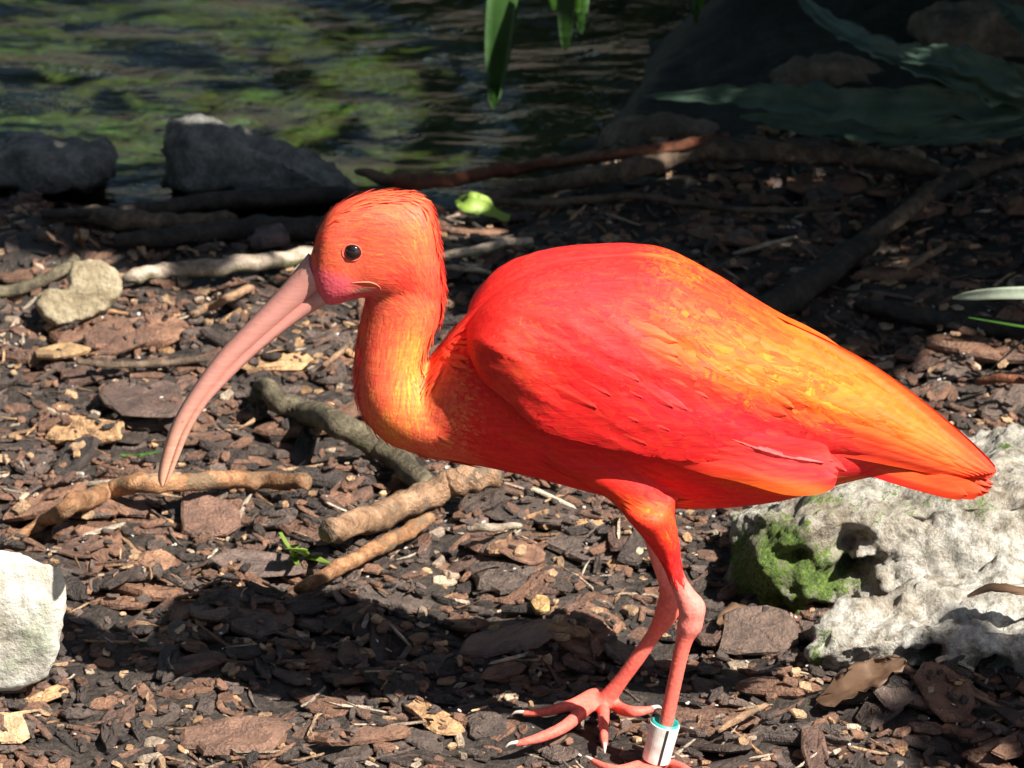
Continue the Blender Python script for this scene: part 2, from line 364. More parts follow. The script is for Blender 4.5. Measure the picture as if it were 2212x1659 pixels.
# mossy boulder behind the tail
bo = [Y(*q) for q in [(1572, 1115, .30), (1566, 1220, .275), (1640, 1105, .225), (1640, 1220, .195), (1700, 1075, .255), (1800, 1035, .30), (1960, 985, .34), (2090, 945, .37), (2190, 925, .38),
                      (2330, 940, .36), (2420, 1000, .30), (1760, 1130, .20), (1900, 1100, .205), (2060, 1090, .20), (2230, 1080, .20), (2420, 1150, .2), (1720, 1300, .185), (1850, 1290, .175), (2000, 1280, .17)]]
bo += [G(1655, 1350, -.012), G(1730, 1365, -.012), G(1900, 1350, -.012), G(2420, 1330, -.012), G(1578, 1285, -.012), G(1640, 1150, -.012), G(1900, 1010, -.012), G(2400, 980, -.012)]
def bmoss(p, n):
    m = gblob(p, [(1690, 1180, 80, 85, .95), (1650, 1260, 70, 90, 1.0), (1750, 1250, 120, 75, .95), (1720, 1330, 120, 55, .9), (1800, 1080, 110, 45, .46), (2000, 1070, 170, 65, .42), (2110, 1095, 45, 35, .62), (1905, 1110, 60, 45, .42), (2180, 960, 60, 30, .5), (1600, 1230, 50, 130, .85)])
    return m
hull_rock('boulder', 'large white pitted boulder with a bright mossy side behind the bird tail', bo, M['tufa'], 0.0024, 0.010, 22, 0.003, 75, moss=bmoss, pit=0.0042, smooth=3, carve=[(1835, 1230, 55, 60, .8), (1720, 1215, 40, 22, .35), (1700, 1300, 25, 50, .4), (1780, 1330, 60, 26, .5)])
# lower ledge in front of the boulder
le = [Y(*q) for q in [(1752, 1420, .095), (1762, 1360, .11), (1800, 1325, .125), (1900, 1300, .14), (2010, 1262, .155), (2110, 1235, .165), (2250, 1215, .17), (2420, 1230, .17),
                      (1850, 1400, .085), (1960, 1370, .085), (2120, 1355, .085), (2300, 1370, .08), (2420, 1400, .08)]]
le += [G(1752, 1475, -.012), G(1830, 1490, -.012), Y(1900, 1450, .085), Y(2000, 1420, .085), Y(2200, 1450, .08), Y(2420, 1490, .075), G(1800, 1400, -.01), G(2420, 1300, -.01)]
hull_rock('ledge_stone', 'low pale brown pitted ledge stone lying against the mossy boulder', le, M['tufa'], 0.0024, 0.010, 26, 0.003, 80, pit=0.0042, smooth=3, carve=[(1985, 1440, 45, 55, .8), (2130, 1470, 60, 40, .6)],
          moss=lambda p, n: gblob(p, [(1765, 1440, 30, 60, .75), (1790, 1370, 40, 30, .5), (2100, 1440, 60, 30, .45)]))
# grey stones on the pond bank
def bank(name, label, outline, depth, mat, base, seed=0, d1=0.006, **kw):
    """outline: view pixels; stands on the bank at the depth of the base pixel"""
    b = G(outline[0][0], base, -0.02); y0 = b.y; pts = []
    cx = sum(q[0] for q in outline) / len(outline)
    for (vx, vy) in outline:
        pts.append(Y(vx, vy, y0 + depth * 0.45)); pts.append(Y(lerp(vx, cx, 0.25), lerp(vy, base, 0.3), y0 + 0.01)); pts.append(Y(lerp(vx, cx, 0.2), lerp(vy, base, 0.15), y0 + depth))
    return hull_rock(name, label, [p + Vector((0, 0, 0)) for p in pts], mat, kw.pop('voxel', 0.004), d1, 26, 0.003, 80, pit=kw.pop('pit', .004), smooth=1, **kw)
bank('grey_stone', 'broad grey stone with sunlit streaks at the pond edge', [(345, 400), (350, 300), (370, 255), (470, 258), (560, 290), (660, 335), (745, 380), (790, 412), (600, 415), (450, 415)], 0.12, M['greystone'], 415)
bank('grey_stone', 'low dark grey stone at the pond edge beside the broad one', [(-60, 400), (-60, 300), (40, 292), (150, 303), (240, 306), (268, 335), (265, 380), (200, 405), (60, 410)], 0.10, M['greystone'], 410)
bank('brown_stone', 'rounded brown stone under the long dark leaf by the pond', [(1280, 325), (1290, 290), (1340, 262), (1430, 238), (1520, 250), (1560, 290), (1570, 335), (1400, 345)], 0.09, M['brownstone'], 345)
bank('brown_stone', 'flat brown stone lying between the long dark leaves', [(1600, 215), (1650, 160), (1720, 125), (1810, 112), (1880, 130), (1930, 180), (1920, 230)], 0.10, M['brownstone'], 225)
bank('brown_stone', 'large pale brown stone on the bank above the long leaves', [(1960, 60), (1985, 35), (2060, 8), (2200, -40), (2400, -60), (2420, 160), (2250, 190), (2080, 170), (1990, 120)], 0.16, M['brownstone'], 180)
bank('bank_stone', 'small pale stone at the foot of the bank roots', [(2095, 415), (2120, 385), (2180, 362), (2260, 360), (2270, 420), (2180, 436)], 0.05, M['brownstone'], 436, voxel=0.003, d1=0.003)
bank('bank_stone', 'dark rounded stone with a pale patch under the reddish stick', [(2075, 880), (2085, 840), (2130, 815), (2230, 825), (2300, 870), (2280, 910), (2140, 905)], 0.05, M['tanstone'], 905, voxel=0.003, d1=0.003)
# pale tan lump with a notch
def two_lobes():
    bm = bmesh.new()
    for P2 in ([(148, 640), (150, 585), (158, 567), (190, 568), (216, 558), (246, 576), (265, 605), (262, 635), (235, 668), (190, 695)],
               [(70, 656), (80, 632), (105, 620), (152, 636), (205, 640), (215, 680), (180, 697), (122, 707), (90, 686)]):
        P = []
        for (a, b) in P2: y = .688 + (706 - b) * .00017; P += [(a, b, y), (lerp(a, 175, .1), lerp(b, 640, .1), y - .006), (lerp(a, 175, .12), b + 4, y + .012)]
        vs = [bm.verts.new(Y(*q)) for q in P]; r = bmesh.ops.convex_hull(bm, input=vs)
        bmesh.ops.delete(bm, geom=[g for g in r['geom_interior'] if isinstance(g, bmesh.types.BMVert) and g.is_valid], context='VERTS')
    me = bpy.data.meshes.new('tmp'); bm.to_mesh(me); bm.free()
    finish_rock('tan_stone', 'pale tan rough flat stone with a notch in front of the mossy stick', me, M['tanstone'], 0.002, 0.0014, 40, 0.0008, 190, None, None, 1, .001)
two_lobes()

# ------------------------------------------------------------------ bark mulch
TINTS = dict(red=[(0.150, 0.082, 0.054), (0.185, 0.098, 0.060), (0.130, 0.075, 0.054)],
             grey=[(0.105, 0.076, 0.062), (0.085, 0.063, 0.052), (0.130, 0.094, 0.076)],
             dark=[(0.042, 0.031, 0.026), (0.055, 0.039, 0.031)],
             tan=[(0.40, 0.24, 0.12), (0.33, 0.19, 0.095), (0.46, 0.30, 0.17)],
             pale=[(0.52, 0.44, 0.34), (0.46, 0.36, 0.26)])
def chip_geo(r, n, asp, th, rough=0.22, layers=True, taper=0.0):
    """irregular broken flake of length 1 along x"""
    ang = sorted([(k + r.uniform(-.35, .35)) / n * 2 * math.pi for k in range(n)]); rad = []
    prev = 1
    for _ in ang: prev = 0.45 * prev + 0.55 * (1 + r.uniform(-rough, rough)); rad.append(prev + r.uniform(-rough, rough) * 0.45)
    def sq(c, p): return math.copysign(abs(c) ** p, c)
    pw = r.uniform(0.55, 0.9)
    ol = [(0.5 * sq(math.cos(a), pw) * q, 0.5 * asp * sq(math.sin(a), pw) * q * (1 - taper * math.cos(a))) for a, q in zip(ang, rad)]
    bend = r.uniform(-0.12, 0.2); curl = r.uniform(-0.3, 0.25); v = []; f = []
    rings = [(0.90, 0.0, 0), (1.0, 0.35, .06), (0.97, 0.75, .10), (0.86, 1.0, .22)] + ([(0.5, 1.05, .35)] if layers else [])
    for (s, z, jz) in rings:
        for (x, y) in ol:
            xx = x * s * (1 + r.uniform(-.03, .03)); yy = y * s * (1 + r.uniform(-.05, .05))
            v.append((xx, yy, th * (z + r.uniform(-jz, jz)) + bend * xx * xx + curl * yy * yy))
    m = len(rings)
    f = ring_faces(m, n, cap0=True, cap1=not layers)
    if layers:
        v.append((0, 0, th * (1.0 + r.uniform(-.3, .3)))); c = len(v) - 1
        for j in range(n): f.append(((m - 1) * n + j, (m - 1) * n + (j + 1) % n, c))
    return np.array(v), f
protos = []
R = random.Random(11)
BASE = 0.05
for k in range(64):
    cl = R.choices(['red', 'grey', 'dark', 'tan'], [42, 32, 17, 9])[0]
    long = R.random() < 0.25
    asp = R.uniform(0.2, 0.32) if long else R.uniform(0.42, 0.72)
    v, f = chip_geo(R, R.choice([10, 11, 12, 13]), asp, R.uniform(0.07, 0.15), taper=R.uniform(-.3, .3))
    t = R.choice(TINTS[cl]); cols = []
    for q in v:
        e = 1.0 + 0.35 * (noise.noise(Vector(q) * 6 + Vector((k, 0, 0)))); cols.append((t[0] * e, t[1] * e, t[2] * e))
    protos.append(dict(v=v, f=f, cl=cl, asp=asp, th=float(v[:, 2].max()), cols=np.array(cols)))
smallp = []
for k in range(40):
    cl = R.choices(['red', 'grey', 'dark', 'tan', 'pale'], [34, 34, 18, 11, 3])[0]
    v, f = chip_geo(R, R.choice([6, 7]), R.uniform(0.3, 0.8), R.uniform(0.12, 0.3), layers=False)
    smallp.append(dict(v=v, f=f, cl=cl, asp=.5, th=.2, t=R.choice(TINTS[cl])))
slivers = []
for k in range(16):
    v, f = chip_geo(R, 6, R.uniform(0.05, 0.12), R.uniform(0.04, 0.07), layers=False); v[:, 1] += (v[:, 0] ** 2) * R.uniform(-.5, .5)
    cl = R.choices(['tan', 'pale', 'red', 'grey'], [42, 20, 20, 18])[0]
    slivers.append(dict(v=v, f=f, cl=cl, t=R.choice(TINTS[cl])))

HX0, HY0, HS = -0.62, -0.30, 0.004
hxn, hyn = int(1.36 / HS), int(1.55 / HS)
hxs = HX0 + np.arange(hxn) * HS; hys = HY0 + np.arange(hyn) * HS
HXX, HYY = np.meshgrid(hxs, hys)
ix = np.interp(hxs, gx, np.arange(nx)); iy = np.interp(hys, gy, np.arange(ny))
HM = ZZ[np.round(iy).astype(int)][:, np.round(ix).astype(int)].copy()
def hsample(x, y):
    i = np.clip(((np.asarray(y) - HY0) / HS).astype(int), 0, hyn - 1); j = np.clip(((np.asarray(x) - HX0) / HS).astype(int), 0, hxn - 1)
    return HM[i, j]
def in_view(x, y, m=60):
    vx, vy = V((x, y, 0)); return -m < vx < 2212 + m and -m < vy < 1659 + m
def place(x, y, yaw, L, asp, th, r):
    ca, sa = math.cos(yaw), math.sin(yaw)
    lx = np.array([-.45, -.45, -.15, -.15, .15, .15, .45, .45, 0]) * L; ly = np.array([-.4, .4] * 4 + [0]) * L * asp
    wx_, wy_ = lx * ca - ly * sa, lx * sa + ly * ca; h = hsample(x + wx_, y + wy_)
    A = np.stack([np.ones(9), wx_, wy_], 1); c, *_ = np.linalg.lstsq(A, h, rcond=None)
    g = np.array([np.clip(c[1] * .85 + r.gauss(0, .07), -.55, .55), np.clip(c[2] * .85 + r.gauss(0, .07), -.55, .55)])
    c0 = float((h - wx_ * g[0] - wy_ * g[1]).mean()) + 0.25 * float(np.max(h - A @ c))
    R_ = L * .55; i0 = max(int((y - R_ - HY0) / HS), 0); i1 = min(int((y + R_ - HY0) / HS) + 1, hyn); j0 = max(int((x - R_ - HX0) / HS), 0); j1 = min(int((x + R_ - HX0) / HS) + 1, hxn)
    if i1 > i0 and j1 > j0:
        dx = HXX[i0:i1, j0:j1] - x; dy = HYY[i0:i1, j0:j1] - y; u = (dx * ca + dy * sa) / (L * .47); w = (-dx * sa + dy * ca) / (L * asp * .47)
        m = (u * u + w * w) < 1; top = c0 + dx * g[0] + dy * g[1] + th * L
        sub = HM[i0:i1, j0:j1]; sub[m] = np.maximum(sub[m], top[m])
    n = Vector((-g[0], -g[1], 1)).normalized(); xa = Vector((ca, sa, 0)); xa = (xa - n * xa.dot(n)).normalized(); ya = n.cross(xa)
    return Matrix(((xa.x, ya.x, n.x, x), (xa.y, ya.y, n.y, y), (xa.z, ya.z, n.z, c0 - 0.0006), (0, 0, 0, 1)))
def soup_add(soup, P, Mx, L, t):
    A = np.array(Mx)[:3, :3] * L; v = P['v'] @ A.T + np.array(Mx)[:3, 3]
    o = soup['n']; soup['v'].append(v); soup['f'].extend([tuple(i + o for i in q) for q in P['f']]); soup['n'] += len(v)
    soup['c'].append(np.repeat(np.array(t)[None, :], len(v), 0) if np.ndim(t) == 1 else t)
soup = dict(v=[], f=[], c=[], n=0)
def rnd_pos(r):
    while True:
        x = r.uniform(-.58, .62); y = r.uniform(-.26, 1.12)
        if in_view(x, y, 120) and y < shore(x) - 0.03: return x, y
def mulchy(x, y):                    # thins out towards the shaded, rooty bank
    return 1 - 0.72 * float(sstep(0.45, 0.85, y + 0.25 * x))
R = random.Random(5)
for k in range(2600):                # crumbs below
    x, y = rnd_pos(R); P = R.choice(smallp); L = R.uniform(.006, .018); b = R.uniform(.55, 1.0)
    soup_add(soup, P, place(x, y, R.uniform(0, 6.3), L, .5, .2, R), L, np.array(P['t']) * b)
FEET = [(*G(a, b)[:2], .006) for (a, b) in [(1300, 1520), (1304, 1560), (1305, 1600), (1260, 1545), (1200, 1580), (1140, 1600), (1240, 1520), (1180, 1540), (1130, 1545), (1370, 1540), (1410, 1535), (1330, 1655), (1280, 1645), (1420, 1660)]]
chips = []
sizes = [R.uniform(.038, .070) for _ in range(360)] + [R.uniform(.022, .036) for _ in range(900)] + [R.uniform(.013, .022) for _ in range(1500)]
R.shuffle(sizes)
for L in sizes:
    x, y = rnd_pos(R)
    if R.random() > mulchy(x, y): continue
    if any((x - a) ** 2 + (y - b) ** 2 < (c + L * .45) ** 2 for (a, b, c) in FEET): continue
    k = R.randrange(len(protos)); P = protos[k]; yaw = R.gauss(0.1, 0.75) if R.random() < .6 else R.uniform(0, 6.3)
    chips.append((k, L, place(x, y, yaw, L, P['asp'], P['th'], R), x, y))
for k in range(6500):                # crumbs on top
    x, y = rnd_pos(R); P = R.choice(smallp); L = R.uniform(.003, .011) * (1.3 if R.random() < .15 else 1); b = R.uniform(.6, 1.15)
    soup_add(soup, P, place(x, y, R.uniform(0, 6.3), L, .5, .2, R), L, np.array(P['t']) * b)
for k in range(900):                 # slivers
    x, y = rnd_pos(R); P = R.choice(slivers); L = R.uniform(.012, .036); b = R.uniform(.6, 1.1)
    soup_add(soup, P, place(x, y, R.uniform(0, 6.3), L, .1, .05, R), L, np.array(P['t']) * b)
for k in range(650):                 # tiny pale grit
    x, y = rnd_pos(R); P = R.choice(smallp); L = R.uniform(.0016, .0034)
    soup_add(soup, P, place(x, y, R.uniform(0, 6.3), L, .6, .4, R), L, (0.62, 0.6, 0.56))
def hand_chip(name, label, cat, vx, vy, wpx, hpx, tint, yaw=0.0, th=.12, n=12, rough=.2, seed=1):
    r = random.Random(seed); g = G(vx, vy); sc = (g - CAM).length / 3.3; L = wpx * PX * sc; D = hpx * PX * sc / .40; th = th * min(1, .6 * D / L + .4)
    v, f = chip_geo(r, n, D / L, th, rough, True, r.uniform(-.25, .25)); cols = [np.array(tint) * (1 + .3 * noise.noise(Vector(q) * 6 + Vector((seed, 0, 0)))) for q in v]
    Mx = place(g.x, g.y, yaw, L, D / L, float(v[:, 2].max()), r); o = obj(name, mesh_data(name, v * L, f, M['bark'], smooth=False, cols=cols, colname='tint')); o.matrix_world = Mx
    tag(o, label, cat)
for a in [('wood_chip', 'oblong tan wood chip lying below the notched tan stone', 'wood chip', 135, 786, 112, 52, (.40, .26, .13), .55, .14, 10, .12, 3),
          ('bark_flake', 'wide dark flat bark flake left of the downcurved bill', 'bark flake', 305, 890, 170, 105, (.13, .085, .068), .1, .07, 13, .2, 4),
          ('bark_flake', 'reddish bark flake just below the long orange brown stick', 'bark flake', 448, 1120, 150, 62, (.21, .12, .085), .12, .12, 12, .2, 5),
          ('bark_flake', 'long flat grey brown flake beneath the lime green seedling', 'bark flake', 570, 1236, 230, 42, (.17, .12, .10), .05, .06, 12, .15, 6),
          ('bark_flake', 'large ragged reddish flake in front of the bird shadow', 'bark flake', 500, 1602, 230, 85, (.22, .125, .085), -.12, .10, 14, .26, 7),
          ('wood_chip', 'squarish orange tan wood chip lit on dark bark behind the far leg', 'wood chip', 1168, 1352, 44, 26, (.46, .29, .12), .1, .3, 8, .1, 8),
          ('wood_chip', 'blocky pale tan wood chip in front of the white slab', 'wood chip', 22, 1618, 80, 42, (.48, .32, .18), .35, .2, 9, .1, 9),
          ('wood_chip', 'small pale square wood chip on the dark log', 'wood chip', 625, 468, 54, 24, (.45, .33, .18), 0, .3, 8, .08, 10),
          ('bark_chunk', 'reddish grey bark chunk between dark log and pale mossy stick', 'bark chunk', 580, 518, 100, 42, (.17, .11, .10), -.1, .3, 11, .2, 11),
          ('bark_flake', 'big grey brown bark slab lying left of the mossy boulder', 'bark flake', 1640, 1388, 170, 66, (.16, .11, .085), .15, .1, 13, .22, 12),
          ('bark_flake', 'reddish flat flake with long broken edge behind the bird shadow', 'bark flake', 1100, 1395, 210, 60, (.20, .125, .10), -.1, .07, 13, .24, 13),
          ('bark_flake', 'oblong reddish bark piece beside the white slab', 'bark flake', 330, 1208, 88, 40, (.27, .15, .09), -.3, .22, 11, .12, 14)]: hand_chip(*a)
order = sorted(range(len(chips)), key=lambda i: -(chips[i][1] if in_view(chips[i][3], chips[i][4], 0) else 0))
single = set(order[:295])
CH_LABEL = dict(red=('flat reddish brown bark chip lying loose in the mulch', 'reddish brown bark chips'), grey=('flat grey brown bark chip lying loose in the mulch', 'grey brown bark chips'),
                dark=('flat blackish brown bark chip lying loose in the mulch', 'blackish bark chips'), tan=('flat tan wood chip lying loose in the mulch', 'tan wood chips'))
pme = {}
for i, (k, L, Mx, x, y) in enumerate(chips):
    P = protos[k]
    if i in single:
        if k not in pme: pme[k] = mesh_data('bark_chip', P['v'] * BASE, P['f'], M['bark'], smooth=False, cols=P['cols'], colname='tint')
        o = bpy.data.objects.new('bark_chip' if P['cl'] != 'tan' else 'wood_chip', pme[k]); COL.objects.link(o); o.matrix_world = Mx @ Matrix.Scale(L / BASE, 4)
        lb, gp = CH_LABEL[P['cl']]; tag(o, lb, 'bark chip' if P['cl'] != 'tan' else 'wood chip', gp)
    else:
        soup_add(soup, P, Mx, L, P['cols'] * R.uniform(.75, 1.15))
bm_ = mesh_data('bark_mulch', np.concatenate(soup['v']), soup['f'], M['bark'], smooth=False, cols=np.concatenate(soup['c']), colname='tint')
tag(obj('bark_mulch', bm_), 'small bark crumbs, splinters and grit covering the ground', 'mulch', kind='stuff')

# ------------------------------------------------------------------ sticks
def stick(name, label, pts, mat, cat='stick', lift=None, group=None, sides=12, seg=10, knots=0.18, pix=True, flat=1.0, parent=None):
    """pts: (vx, vy, radius in view px [, extra lift in m])"""
    P3 = []
    for q in pts:
        r = q[2] * PX; e = q[3] if len(q) > 3 else 0.0
        g = G(q[0], q[1], 0.0); h = float(max(hsample(g.x + a_, g.y + b_) for a_ in (-.006, 0, .006) for b_ in (-.006, 0, .006))) + r * 0.8 * flat + e
        p = G(q[0], q[1], h); s = (p - CAM).length / 3.3; P3.append((p.x, p.y, p.z, r * s))
    C = catmull(P3, seg * (len(P3) - 1)); return tube(name, label, C, mat, cat, group, sides, knots, flat, parent)
def tube(name, label, C, mat, cat=None, group=None, sides=12, knots=0.18, flat=1.0, parent=None):
    v = []; n = len(C); sd_ = random.random() * 50; sides = max(sides, 14); kn = [(random.uniform(.05, .95) * n, random.uniform(0, 6.3), random.uniform(.15, .4)) for _ in range(int(n / 7))] if knots < .3 else []
    for i, q in enumerate(C):
        p = Vector(q[:3]); d = (Vector(C[min(i + 1, n - 1)][:3]) - Vector(C[max(i - 1, 0)][:3])).normalized()
        a = d.cross(Vector((0, 0, 1))); a = a.normalized() if a.length > 1e-3 else Vector((1, 0, 0)); b = a.cross(d)
        p = p + (a * noise.noise(Vector((i * .21, sd_, 0))) + b * noise.noise(Vector((i * .21, sd_, 9)))) * q[3] * .35
        for j in range(sides):
            t = j / sides * 2 * math.pi; o = a * math.cos(t) + b * math.sin(t) * flat
            r = q[3] * (1 + .16 * noise.noise(Vector((i * .05 + sd_, math.cos(t) * 1.8, math.sin(t) * 1.8))) + knots * .5 * noise.noise(Vector((i * .3 + sd_, math.cos(t) * 1.5, math.sin(t) * 1.5))) + knots * .5 * noise.noise(p * 150 + o * 2 + Vector((sd_, 0, 0))))
            for (ki, kt, kh) in kn: r += q[3] * kh * math.exp(-((i - ki) / 1.3) ** 2 - ((1 - math.cos(t - kt)) * 2.5))
            e = min(i, n - 1 - i)
            if e == 0: r *= .86
            v.append(p + o * r + (d * q[3] * .5 * noise.noise(Vector((j * .9, sd_, i))) if e == 0 else Vector()))
    me = mesh_data(name, v, ring_faces(n, sides), mat)
    o = obj(name, me, parent)
    if label: tag(o, label, cat, group)
    return o
stick('stick', 'thick mossy dark stick with a bent knob end lying before the bird chest', [(548, 868, 15), (560, 842, 17, .004), (582, 835, 18, .006), (600, 868, 24, .004), (660, 888, 25, .004), (740, 922, 27, .004), (810, 960, 28, .004), (870, 1002, 27, .006), (925, 1046, 24, .008)], M['mosswood'], knots=.14)
stick('stick', 'thick tan peeled stick under the bird belly beside the mossy stick', [(705, 1152, 25, .010), (760, 1132, 28, .009), (830, 1108, 30, .008), (900, 1080, 32, .008), (960, 1052, 33, .008), (1015, 1032, 34, .008), (1072, 1024, 33, .008)], M['tanwood'], knots=.16)
stick('stick', 'thin tan stick reaching out from beneath the thick peeled stick', [(640, 1275, 10, .002), (690, 1250, 14, .003), (760, 1212, 16, .004), (820, 1178, 17, .005), (875, 1148, 16, .005), (930, 1118, 14, .003)], M['orangewood'])
stick('stick', 'long curved orange brown stick just below the bill tip', [(15, 1172, 7, .001), (90, 1130, 14, .003), (150, 1097, 19, .004), (230, 1062, 21, .004), (300, 1044, 21, .004), (380, 1043, 20, .004), (470, 1036, 20, .004), (560, 1036, 19, .004), (664, 1042, 19, .004)], M['orangewood'], knots=.15)
stick('stick', 'slim pale split stick lying above the long orange stick', [(170, 1050, 5), (260, 1038, 7), (330, 1030, 8), (390, 1026, 6)], M['palewood'])
stick('stick', 'long straight pale stick with green moss running behind the bill', [(255, 608, 8, .002), (300, 594, 15, .004), (380, 584, 18, .004), (460, 576, 19, .004), (560, 566, 19, .004), (660, 552, 18, .004), (760, 545, 16, .003)], M['palewood'], knots=.12)
stick('stick', 'short mossy curved stick left of the pale tan stone', [(-40, 632, 11), (20, 628, 13, .002), (80, 610, 13, .003), (130, 585, 13, .004), (165, 560, 11, .006)], M['mosswood'])
stick('twig', 'whitish knobbly twig lying behind the nape', [(945, 556, 7, .004), (985, 548, 10, .005), (1040, 540, 11, .006), (1085, 524, 10, .007), (1150, 520, 7, .006)], M['palewood'], knots=.4, cat='twig')
stick('twig', 'thin pale twig lying below the whitish knobbly one', [(960, 576, 5, .003), (1010, 580, 7, .003), (1060, 590, 5, .003)], M['palewood'], cat='twig')
stick('twig', 'small forked tan twig between tan stone and bill', [(412, 680, 8, .003), (450, 664, 9, .004), (500, 640, 9, .005), (545, 622, 8, .005)], M['tanwood'], cat='twig')
stick('twig', 'thin straight tan twig under the bill beside the neck', [(700, 790, 6, .003), (730, 765, 6, .004), (758, 738, 5, .005)], M['tanwood'], cat='twig')
stick('twig', 'thin grey twig lying across chips left of the bill', [(165, 782, 6, .003), (260, 788, 8, .004), (360, 784, 8, .004), (450, 776, 6, .003)], M['brownwood'], cat='twig')
stick('stick', 'broad flat brown branch lying along the foot of the bank', [(95, 470, 12), (180, 466, 20), (280, 474, 22), (380, 482, 22), (470, 478, 20), (500, 474, 16)], M['brownwood'], knots=.3)
stick('stick', 'long blackish branch lying behind the flat brown one', [(90, 462, 10, .01), (220, 458, 12, .012), (330, 452, 16, .012), (430, 436, 20, .012), (560, 428, 20, .012), (700, 424, 18, .01), (850, 430, 16, .008)], M['darkwood'], knots=.3)
stick('stick', 'thick blackish log lying in the mud behind the pale mossy stick', [(250, 520, 14), (380, 512, 22), (500, 500, 24), (620, 494, 26), (760, 492, 24), (900, 500, 20)], M['darkwood'], knots=.35)
stick('stick', 'reddish brown frond stem stretching along the water edge', [(775, 368, 12, .012), (850, 388, 20, .014), (960, 388, 20, .016), (1080, 370, 18, .018), (1200, 350, 17, .02), (1330, 335, 17, .024), (1480, 312, 15, .026), (1570, 290, 9, .028)], M['redwood'], knots=.2, flat=.75)
stick('root', 'gnarled dark root crossing the shaded bank', [(1050, 425, 10), (1150, 405, 16, .006), (1260, 385, 20, .01), (1370, 365, 22, .014), (1470, 330, 24, .016), (1600, 325, 24, .014), (1750, 335, 22, .012), (1900, 345, 20, .010), (2050, 375, 16, .006)], M['brownwood'], knots=.35, cat='root')
stick('root', 'thin pale edged root winding above the bird back', [(1060, 437, 8), (1180, 440, 9, .003), (1260, 432, 9, .004), (1380, 425, 8, .003), (1480, 440, 7, .002), (1620, 455, 7, .002), (1800, 450, 6)], M['brownwood'], cat='root')
stick('root', 'thick dark root slanting down behind the bird rump', [(1560, 720, 26, -.004), (1680, 660, 32), (1800, 580, 32), (1900, 500, 28), (1990, 440, 24), (2090, 380, 20)], M['darkwood'], knots=.3, cat='root')
stick('root', 'dark root running off under the grassy clump', [(1850, 650, 16), (1960, 680, 20), (2080, 700, 22), (2240, 720, 20)], M['darkwood'], knots=.35, cat='root')
stick('root', 'brown knotted root at the bank under the pale stone', [(1850, 520, 14), (1940, 470, 18), (2030, 400, 18), (2120, 365, 16), (2230, 335, 14)], M['brownwood'], knots=.35, cat='root')
stick('stick', 'reddish thin stick lying over the rounded stone at the clump', [(2110, 826, 8, .012), (2160, 818, 10, .016), (2240, 822, 9, .016)], M['redwood'])
stick('straw', 'bright straw coloured splinter leaning in the shaded litter', [(1955, 583, 5, .004), (1990, 560, 8, .010), (2040, 532, 6, .016)], M['tanwood'], cat='splinter')
stick('twig', 'pale green straight stalk lying in shaded litter behind the back', [(1585, 548, 4, .003), (1650, 530, 6, .004), (1720, 512, 4, .005)], M['palewood'], cat='twig')
stick('twig', 'thin tan stalk leaning beside the near foot', [(1550, 1580, 5, .002), (1600, 1550, 8, .004), (1655, 1523, 6, .006)], M['tanwood'], cat='twig')
stick('twig', 'white thin bent twig lying behind the legs', [(1010, 1142, 7, .003), (1060, 1140, 10, .004), (1125, 1136, 7, .004)], M['palewood'], cat='twig')

# ------------------------------------------------------------------ leaves
def blade(name, C, widths, mat, parent=None, fold=0.15, wav=0.0, up=Vector((0, 0, 1)), across=5, side=None, thick=0.0004, smooth=True):
    """C: 3D centreline, widths: half widths (m)"""
    n = len(C); v = []; f = []
    for i in range(n):
        p = Vector(C[i][:3]); d = (Vector(C[min(i + 1, n - 1)][:3]) - Vector(C[max(i - 1, 0)][:3])).normalized()
        s = side.copy() if side else d.cross(up); s = (s - d * s.dot(d)); s = s.normalized() if s.length > 1e-4 else Vector((1, 0, 0)); nn = s.cross(d)
        for j in range(across):
            t = j / (across - 1) * 2 - 1
            w = widths[i] * (1 + wav * noise.noise(Vector((i * .6, t * 3, widths[0] * 900))))
            v.append(p + s * t * w + nn * (abs(t) * fold * widths[i] + wav * widths[i] * .5 * noise.noise(Vector((i * .5, t * 2, 3)))))
    m = len(v); v += [q - Vector((0, 0, 1)) * thick for q in v]
    for i in range(n - 1):
        for j in range(across - 1):
            a = i * across + j; f.append((a, a + 1, a + across + 1, a + across)); f.append((a + m + across, a + m + across + 1, a + m + 1, a + m))
    for i in range(n - 1):
        a = i * across; f.append((a + across, a + across + m, a + m, a)); a += across - 1; f.append((a, a + m, a + across + m, a + across))
    return obj(name, mesh_data(name, v, f, mat, smooth), parent)
def vleaf(name, pts, mat, parent=None, n=14, **kw):
    """pts: (vx, vy, height above ground, half width px)"""
    Q = [(*G(a, b, h), w * PX * ((G(a, b, h) - CAM).length / 3.3)) for (a, b, h, w) in pts]
    C = catmull(Q, n); return blade(name, C, [max(q[3], .0002) for q in C], mat, parent, **kw)
def leaf_thing(name, label, cat, pts, mat, **kw):
    o = vleaf(name, pts, mat, **kw); tag(o, label, cat); return o
def hg(vx, vy, e=0.004): g = G(vx, vy); return float(hsample(g.x, g.y)) + e
leaf_thing('green_leaf', 'pale yellow green curled leaf lying behind the head', 'leaf', [(988, 430, hg(990, 455, .006), 6), (1008, 438, hg(1010, 455, .010), 22), (1045, 445, hg(1040, 455, .010), 22), (1068, 460, hg(1070, 460, .006), 10), (1100, 472, hg(1100, 475, .004), 9)], M['limeleaf'], fold=.3, wav=.5, up=Vector((0, -.8, .5)))
leaf_thing('green_leaf', 'small bright green leaf lying left of the bill tip', 'leaf', [(260, 984, hg(260, 984, .006), 4), (280, 990, hg(280, 990, .009), 12), (305, 988, hg(305, 988, .008), 10), (345, 976, hg(345, 976, .006), 4)], M['greenleaf'], fold=.6, wav=.3)
t = empty('seedling', G(640, 1190, 0)); tag(t, 'small lime green seedling beside the thick peeled stick', 'seedling')
